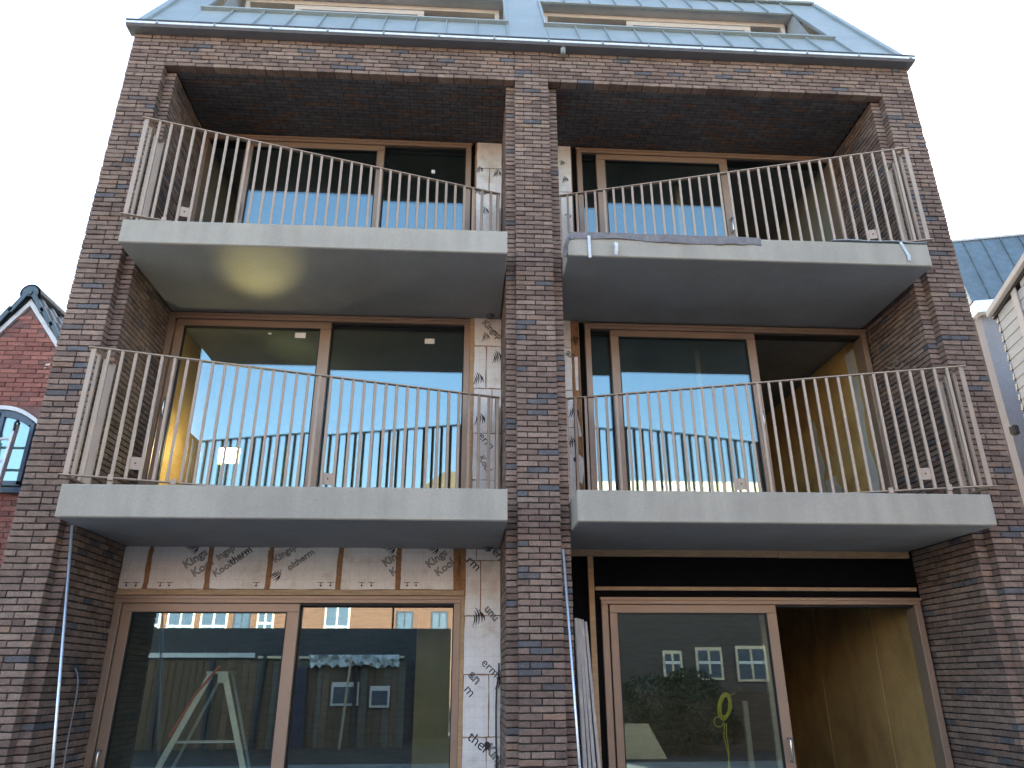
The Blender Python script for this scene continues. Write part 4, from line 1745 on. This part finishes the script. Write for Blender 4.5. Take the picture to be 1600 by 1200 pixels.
# ------------------------------------------------------------------ zinc-roofed house at the right
YZ = 3.75
ev = pix(1523, 472, Y=YZ)
G = thing('zinc_roofed_house', 'grey rendered house with a steep blue-grey standing seam zinc roof at the right edge', 'house', (ev.x, YZ, 0))
zt = ev.z + .03                 # top of the gutter box; the house is built square and then turned with its Empty
zg_ = pix(1523, 480, Y=YZ).z - .10
ROOT[G.name] = Vector((0, 0, 0))
m = MB()
m.box(.10, 15, .16, .4, 0, zg_ + .02)
m.build('front_wall', 'render_grey', G)
m = MB()
m.box(.10, .4, .402, 8, 0, zg_ + .2)
m.build('side_wall', 'render_brown', G)
m = MB()
m.box(0, 15, 0, .3, zg_, zt, .006)
m.build('gutter_box', 'gutter', G)
SLN, SHT = .44, 1.50
nz = Vector((0, -SHT, SLN)).normalized()
P = lambda x, y: Vector((x, y, zt + .006 + SHT / SLN * (y - .05)))
for k in range(46):
    x0 = -.02 + k * .32
    m = MB()
    m.prism([P(x0, .05), P(x0 + .318, .05), P(x0 + .318, .05 + SLN), P(x0, .05 + SLN)], -nz * .04)
    m.bar(P(x0 + .318, .05) + nz * .014, P(x0 + .318, .05 + SLN) + nz * .014, .013, .03, nz)
    m.build('roof_panel', 'zinc2', G)
m = MB()
m.box(-.04, 15, .05 + SLN - .03, 8, P(0, .05 + SLN).z - .01, P(0, .05 + SLN).z + .04, .006)
m.build('ridge_cap', 'zinc_dark', G)
m = MB()
m.prism([(-.02, .07, zt), (-.02, 8, zt), (-.02, 8, P(0, .05 + SLN).z - .02), (-.02, .05 + SLN, P(0, .05 + SLN).z - .02)], (.05, 0, 0))
m.build('verge_cheek', 'zinc2', G)
m = MB()
m.box(.6, 15, 8.01, 16, 0, 12.6)  # unseen block added to shade the grey house mirrored in the panes
m.build('shade_block', 'render_grey', G)
G.rotation_euler = (0, 0, R(-14))

# ------------------------------------------------------------------ pale clad house at the right edge
cw = pix(1556, 486, Y=2.0)
an = R(14)
dw = Vector((math.sin(an), math.cos(an), 0))
nw = Vector((-math.cos(an), math.sin(an), 0))
Hs = thing('clad_house', 'pale boarded house wall with a corner board and small window at the right edge', 'house', (cw.x, 2.0, 0))
c_lo = pix(1591, 722, Y=2.0).z
base = Vector((cw.x, 2.0, 0))


def wp(s, z, o=0.0):       # s: metres along the wall towards the viewer
    return base - dw * s + nw * o + Vector((0, 0, z))


m = MB()
zt = cw.z
m.prism([wp(0, 0, -.06), wp(5, 0, -.06), wp(5, zt + .6, -.06), wp(0, zt - .02, -.06)], -nw * 3)
m.build('wall', 'membrane', Hs)
k = 0
z = c_lo
while z < zt + .6:
    m = MB()
    z1 = z + .152
    s0 = max(0.0, (z1 - zt) / .14) if z1 > zt - .02 else 0
    if s0 < 4.5:
        m.prism([wp(s0 + .02, z, .003), wp(s0 + .02, z + .147, -.006), wp(s0 + .02, z + .146, -.04), wp(s0 + .02, z, -.04)], -dw * (4.9 - s0))
        m.build('siding_board', 'siding', Hs)
    z += .152
    k += 1
z = c_lo - .13
while z > .1:
    m = MB()
    m.prism([wp(-.12, z - .30, .03), wp(-.12, z, .02), wp(-.12, z, -.03), wp(-.12, z - .30, -.03)], -dw * 5)
    m.build('siding_board', 'siding', Hs)
    z -= .305
# corner drip edge, corner board, verge
for i in range(16):
    z = c_lo + i * .152
    m = MB()
    if z + .1 < zt:
        m.prism([wp(-.035, z, .012), wp(-.035, z + .10, .0), wp(-.035, z + .10, -.05), wp(-.035, z, -.05)], -dw * .05)
        m.build('corner_edge', 'black_rubber', Hs)
m = MB()
m.bar(wp(.62, c_lo + 1.15, .014), wp(.62, zt + .05, .014), .14, .02, nw, .003)
m.bar(wp(.70, c_lo + 1.75, .016), wp(2.2, c_lo + 1.75, .016), .10, .02, nw, .003)
m.build('corner_board', 'trim_grey', Hs)
m = MB()
m.bar(wp(.75, c_lo + 1.2, .008), wp(.75, c_lo + 1.7, .008), .1, .01, nw)
m.prism([wp(.71, c_lo + 1.0, .004), wp(1.6, c_lo + 1.0, .004), wp(1.6, c_lo + 1.69, .004), wp(.71, c_lo + 1.69, .004)], nw * .01)
m.build('window', 'dark_window', Hs)
m = MB()
m.bar(wp(-.12, zt + .0, .03), wp(4.9, zt + .70, .03), .09, .12, nw, .006)
m.build('verge_trim', 'trim_grey', Hs)
m = MB()
m.bar(wp(-.10, zt - .07, .0), wp(4.9, zt + .63, .0), .05, .06, nw, .004)
m.build('verge_shadow_strip', 'frame_dark', Hs)
pl_ = pix(1585, 672, Y=1.95)
m = MB()
m.obox(pl_ + Vector((0, 0, 0)), (.05, 0, 0), (0, .05, 0), (0, 0, .07), .02)
m.build('vent_cowl', 'black_rubber', Hs)

# ------------------------------------------------------------------ across the yard: what the panes mirror
YF = -26.0


def row_house(x0, x1, zt, lab, brick, wins, cornice, roof=None, name='row_house', YF=YF):
    h = thing(name, lab, 'house', ((x0 + x1) / 2, YF, 0))
    m = MB()
    m.box(x0, x1, YF - 8, YF, 0, zt)
    m.build('wall', brick, h)
    m = MB()
    m.box(x0 - .05, x1 + .05, YF - .05, YF + .22, zt - .45, zt, .02)
    m.build('cornice', cornice, h)
    for (cx, z0, z1, w, kind) in wins:
        m = MB()
        m.box(cx - w / 2 - .08, cx + w / 2 + .08, YF - .02, YF + .05, z0 - .08, z1 + .10, .01)
        if kind == 'white':
            wf = m.build('window', 'cream', h)
        else:
            wf = m.build('window', 'shed_dark', h)
        m = MB()
        m.box(cx - w / 2, cx - .04, YF + .04, YF + .06, z0, z1)
        m.box(cx + .04, cx + w / 2, YF + .04, YF + .06, z0, z1)
        m.build('pane', 'dark_window', wf)
        m = MB()
        m.box(cx - w / 2, cx + w / 2, YF + .05, YF + .075, z0 + (z1 - z0) * .5, z0 + (z1 - z0) * .5 + .09)
        m.build('glazing_bar', 'white' if kind == 'white' else 'dark_window', wf)
    if roof:
        m = MB()
        a, b = x0 - .2, x1 + .2
        m.add([(a, YF + .35, zt - .02), (b, YF + .35, zt - .02), (b, YF - 8, zt - .02), (a, YF - 8, zt - .02), (a + 2.2, YF - 4, zt + roof), (b - 2.2, YF - 4, zt + roof)],
              [(0, 1, 5, 4), (1, 2, 5), (2, 3, 4, 5), (3, 0, 4), (3, 2, 1, 0)])
        m.build('roof', 'pantile', h)
    return h


def far_brick(name, c1, c2, cm):
    k = N(name)
    p = k.n('ShaderNodeBsdfPrincipled')
    p.inputs['Roughness'].default_value = .9
    tc = k.n('ShaderNodeTexCoord')
    mp = k.n('ShaderNodeMapping')
    mp.inputs['Rotation'].default_value = (R(90), 0, 0)
    k.l(tc.outputs['Object'], mp.inputs[0])
    b = k.n('ShaderNodeTexBrick')
    b.inputs['Color1'].default_value = rgb(c1)
    b.inputs['Color2'].default_value = rgb(c2)
    b.inputs['Mortar'].default_value = rgb(cm)
    b.inputs['Scale'].default_value = 1
    b.inputs['Brick Width'].default_value = .22
    b.inputs['Row Height'].default_value = .065
    b.inputs['Mortar Size'].default_value = .008
    k.l(mp.outputs[0], b.inputs['Vector'])
    k.l(b.outputs['Color'], p.inputs['Base Color'])
    k.l(p.outputs[0], k.out.inputs[0])
    return k.m


M['far_orange'] = far_brick('orange_brick_far', (.17, .060, .032), (.11, .040, .024), (.20, .14, .10))
M['far_grey'] = far_brick('grey_brick_far', (.085, .07, .068), (.065, .055, .056), (.07, .066, .066))
row_house(-17, -4.1, 8.9, 'orange brick flat-topped house with white windows, mirrored in the lower left panes', 'far_orange',
          [(-13.57, 3.2, 4.75, 1.05, 'white'), (-12.1, 3.2, 4.75, 1.05, 'white'), (-10.85, 3.3, 4.9, .6, 'dark'), (-9.8, 3.3, 4.9, .6, 'white'),
           (-6.6, 3.0, 4.9, 1.0, 'white'), (-14.8, 3.0, 5.0, .5, 'white'), (-13.5, 6.3, 7.9, 1.1, 'white'), (-10, 6.3, 7.9, 1.1, 'white'), (-6.6, 6.3, 7.9, 1.1, 'white')], 'cream')
row_house(-4.0, 2.9, 9.6, 'orange brick terraced house under an ochre pantile roof across the yard', 'far_orange',
          [(-5.6 + 2.1, 3.2, 4.6, .62, 'dark'), (-1.9, 3.2, 4.6, .62, 'dark'), (-.3, 3.2, 4.6, .62, 'dark'), (1.4, 3.2, 4.6, .62, 'dark'),
           (-2.6, 6.5, 8.0, .9, 'white'), (.6, 6.5, 8.0, .9, 'white')], 'cream', 2.9)
row_house(3.2, 17, 8.4, 'dark grey brick house with white windows, mirrored in the lower right pane', 'far_grey',
          [(6.25, 1.85, 2.5, .5, 'white'), (7.5, 1.75, 2.6, .75, 'white'), (8.95, 1.7, 2.65, .9, 'white'), (5.0, 4.4, 5.6, .9, 'white'),
           (7.6, 4.4, 5.6, .9, 'white'), (10.4, 4.4, 5.6, .9, 'white')], 'cream', YF=-16.2)
m = MB()
S = thing('garden_shed', 'dark flat-roofed shed with a pale fascia, mirrored in the lower left panes', 'shed', (-6, -15, 0))
m.box(-10.9, -1.2, -17.8, -16, 0, 3.30)
m.build('back_wall', 'shed_dark', S)
m = MB()
m.box(-10.0, -2.4, -15.9, -12.36, 0, 2.28)
m.build('wall', 'shed_dark', S)
M['plank_b'] = pm('brown_plank', (.115, .085, .06), .85, var=.3, scale=4, stretch=(6, 6, 1))
M['plank_c'] = pm('grey_plank', (.13, .125, .115), .85, var=.3, scale=4, stretch=(6, 6, 1))
r = random.Random(5)
x = -10.0
while x < -2.5:
    w = r.uniform(.16, .24)
    m = MB()
    m.box(x, x + w - .012, -12.355 - r.uniform(0, .01), -12.32, 0, 2.24 - r.uniform(0, .05), .003)
    m.build('plank', r.choice(['wood_dark', 'plank_b', 'plank_c', 'plank_b']), S)
    x += w
m = MB()
m.box(-10.1, -6.5, -12.32, -12.25, 2.285, 2.41, .005)
m.build('fascia', 'strap', S)
m = MB()
m.box(-6.4, -2.4, -12.32, -12.25, 2.26, 2.33, .005)
m.build('fascia', 'cream', S)
for k in range(5):
    m = MB()
    x = -8.9 + k * 1.3
    m.bar((x, -12.22, 0), (x + .1 * (k % 3 - 1), -12.26, 2.0 + .25 * (k % 3)), .10, .06, (0, 1, 0), .004)
    m.build('post', 'shed_dark', S)
m = MB()
m.box(-5.75, -5.05, -12.31, -12.27, 0, 2.05, .004)
m.build('door', pm('blue_door', (.02, .03, .085), .6, var=.2), S)
for (x0, x1, z0, z1) in ((-4.35, -3.6, 1.05, 1.65), (-3.3, -2.75, 1.0, 1.55)):
    m = MB()
    m.box(x0, x1, -12.31, -12.26, z0, z1, .004)
    wf = m.build('window', 'white', S)
    m = MB()
    m.box(x0 + .06, x1 - .06, -12.257, -12.25, z0 + .06, z1 - .12)
    m.build('pane', 'dark_window', wf)
t = thing('plastic_sheet', 'crumpled pale plastic sheet hanging over the shed edge, mirrored in the lower left pane', 'plastic', (-4, -12.2, 2.3))
r = random.Random(9)
m = MB()
gx = 26
for i in range(gx):
    for j in range(3):
        q4 = []
        for (a, b) in ((i, j), (i + 1, j), (i + 1, j + 1), (i, j + 1)):
            rr = random.Random(a * 31 + b * 7)
            q4.append(Vector((-5.0 + a * .095, -12.15 + rr.uniform(-.12, .10), 2.36 - b * .10 + rr.uniform(-.06, .06) * (b > 0))))
        m.prism(q4, (0, -.006, 0))
m.build('film', 'strap', t)
t = thing('pale_pole', 'thin pale pole standing in front of the shed, mirrored in the lower left pane', 'pole', (-3.9, -11.8, 0))
m = MB()
m.tube([(-3.95, -11.8, 0), (-3.85, -12.1, 2.3)], .035, 8)
m.build('shaft', 'plywood', t)
Fn = thing('board_fence', 'weathered fence of horizontal boards mirrored in the lower right pane', 'fence', (7, -10.5, 0))
for k in range(9):
    m = MB()
    m.box(2.6, 10.5, -10.53, -10.5, .02 + k * .155, .165 + k * .155, .003)
    m.build('board', 'wood_dark', Fn)
for k in range(5):
    m = MB()
    m.box(2.6 + k * 1.9, 2.7 + k * 1.9, -10.63, -10.535, 0, 1.5, .004)
    m.build('post', 'wood_dark', Fn)
Hd = thing('hedge', 'dark green leafy bush before the board fence, mirrored in the lower right pane', 'bush', (4.6, -9.6, 0))
r = random.Random(21)
m = MB()
for k in range(5200):
    a, b = r.uniform(0, 6.283), r.uniform(-1, 1)
    rad = r.uniform(.55, 1.0) ** .4
    c = Vector((4.6 + 1.55 * rad * math.cos(a) * math.sqrt(1 - b * b), -9.6 + .6 * rad * math.sin(a) * math.sqrt(1 - b * b), .95 + .95 * rad * b))
    c += Vector((.2 * math.sin(c.z * 5 + c.x * 3), 0, .15 * math.sin(c.x * 4)))
    if c.z < .02:
        continue
    u = Vector((r.uniform(-1, 1), r.uniform(-1, 1), r.uniform(-1, 1))).normalized() * .05
    v = u.orthogonal().normalized() * .028
    m.add([c - u, c + v, c + u, c - v], [(0, 1, 2, 3)])
m.build('crown', 'leaf', Hd)
m = MB()
for k in range(5):
    m.tube([(4.4 + .1 * k, -9.6, 0), (4.0 + .3 * k, -9.6 + .05 * k, .8)], [.03, .012], 6)
m.build('stem', 'wood_dark', Hd)
t = thing('leaning_sheet', 'beige plywood sheet leaning in front of the bush, mirrored in the lower right pane', 'sheet', (3.3, -8.8, 0))
m = MB()
m.prism([(2.5, -8.7, 0), (3.95, -8.7, 0), (3.62, -8.95, .72), (2.5, -8.95, .74)], (0, -.02, 0))
m.build('panel', 'plywood', t)
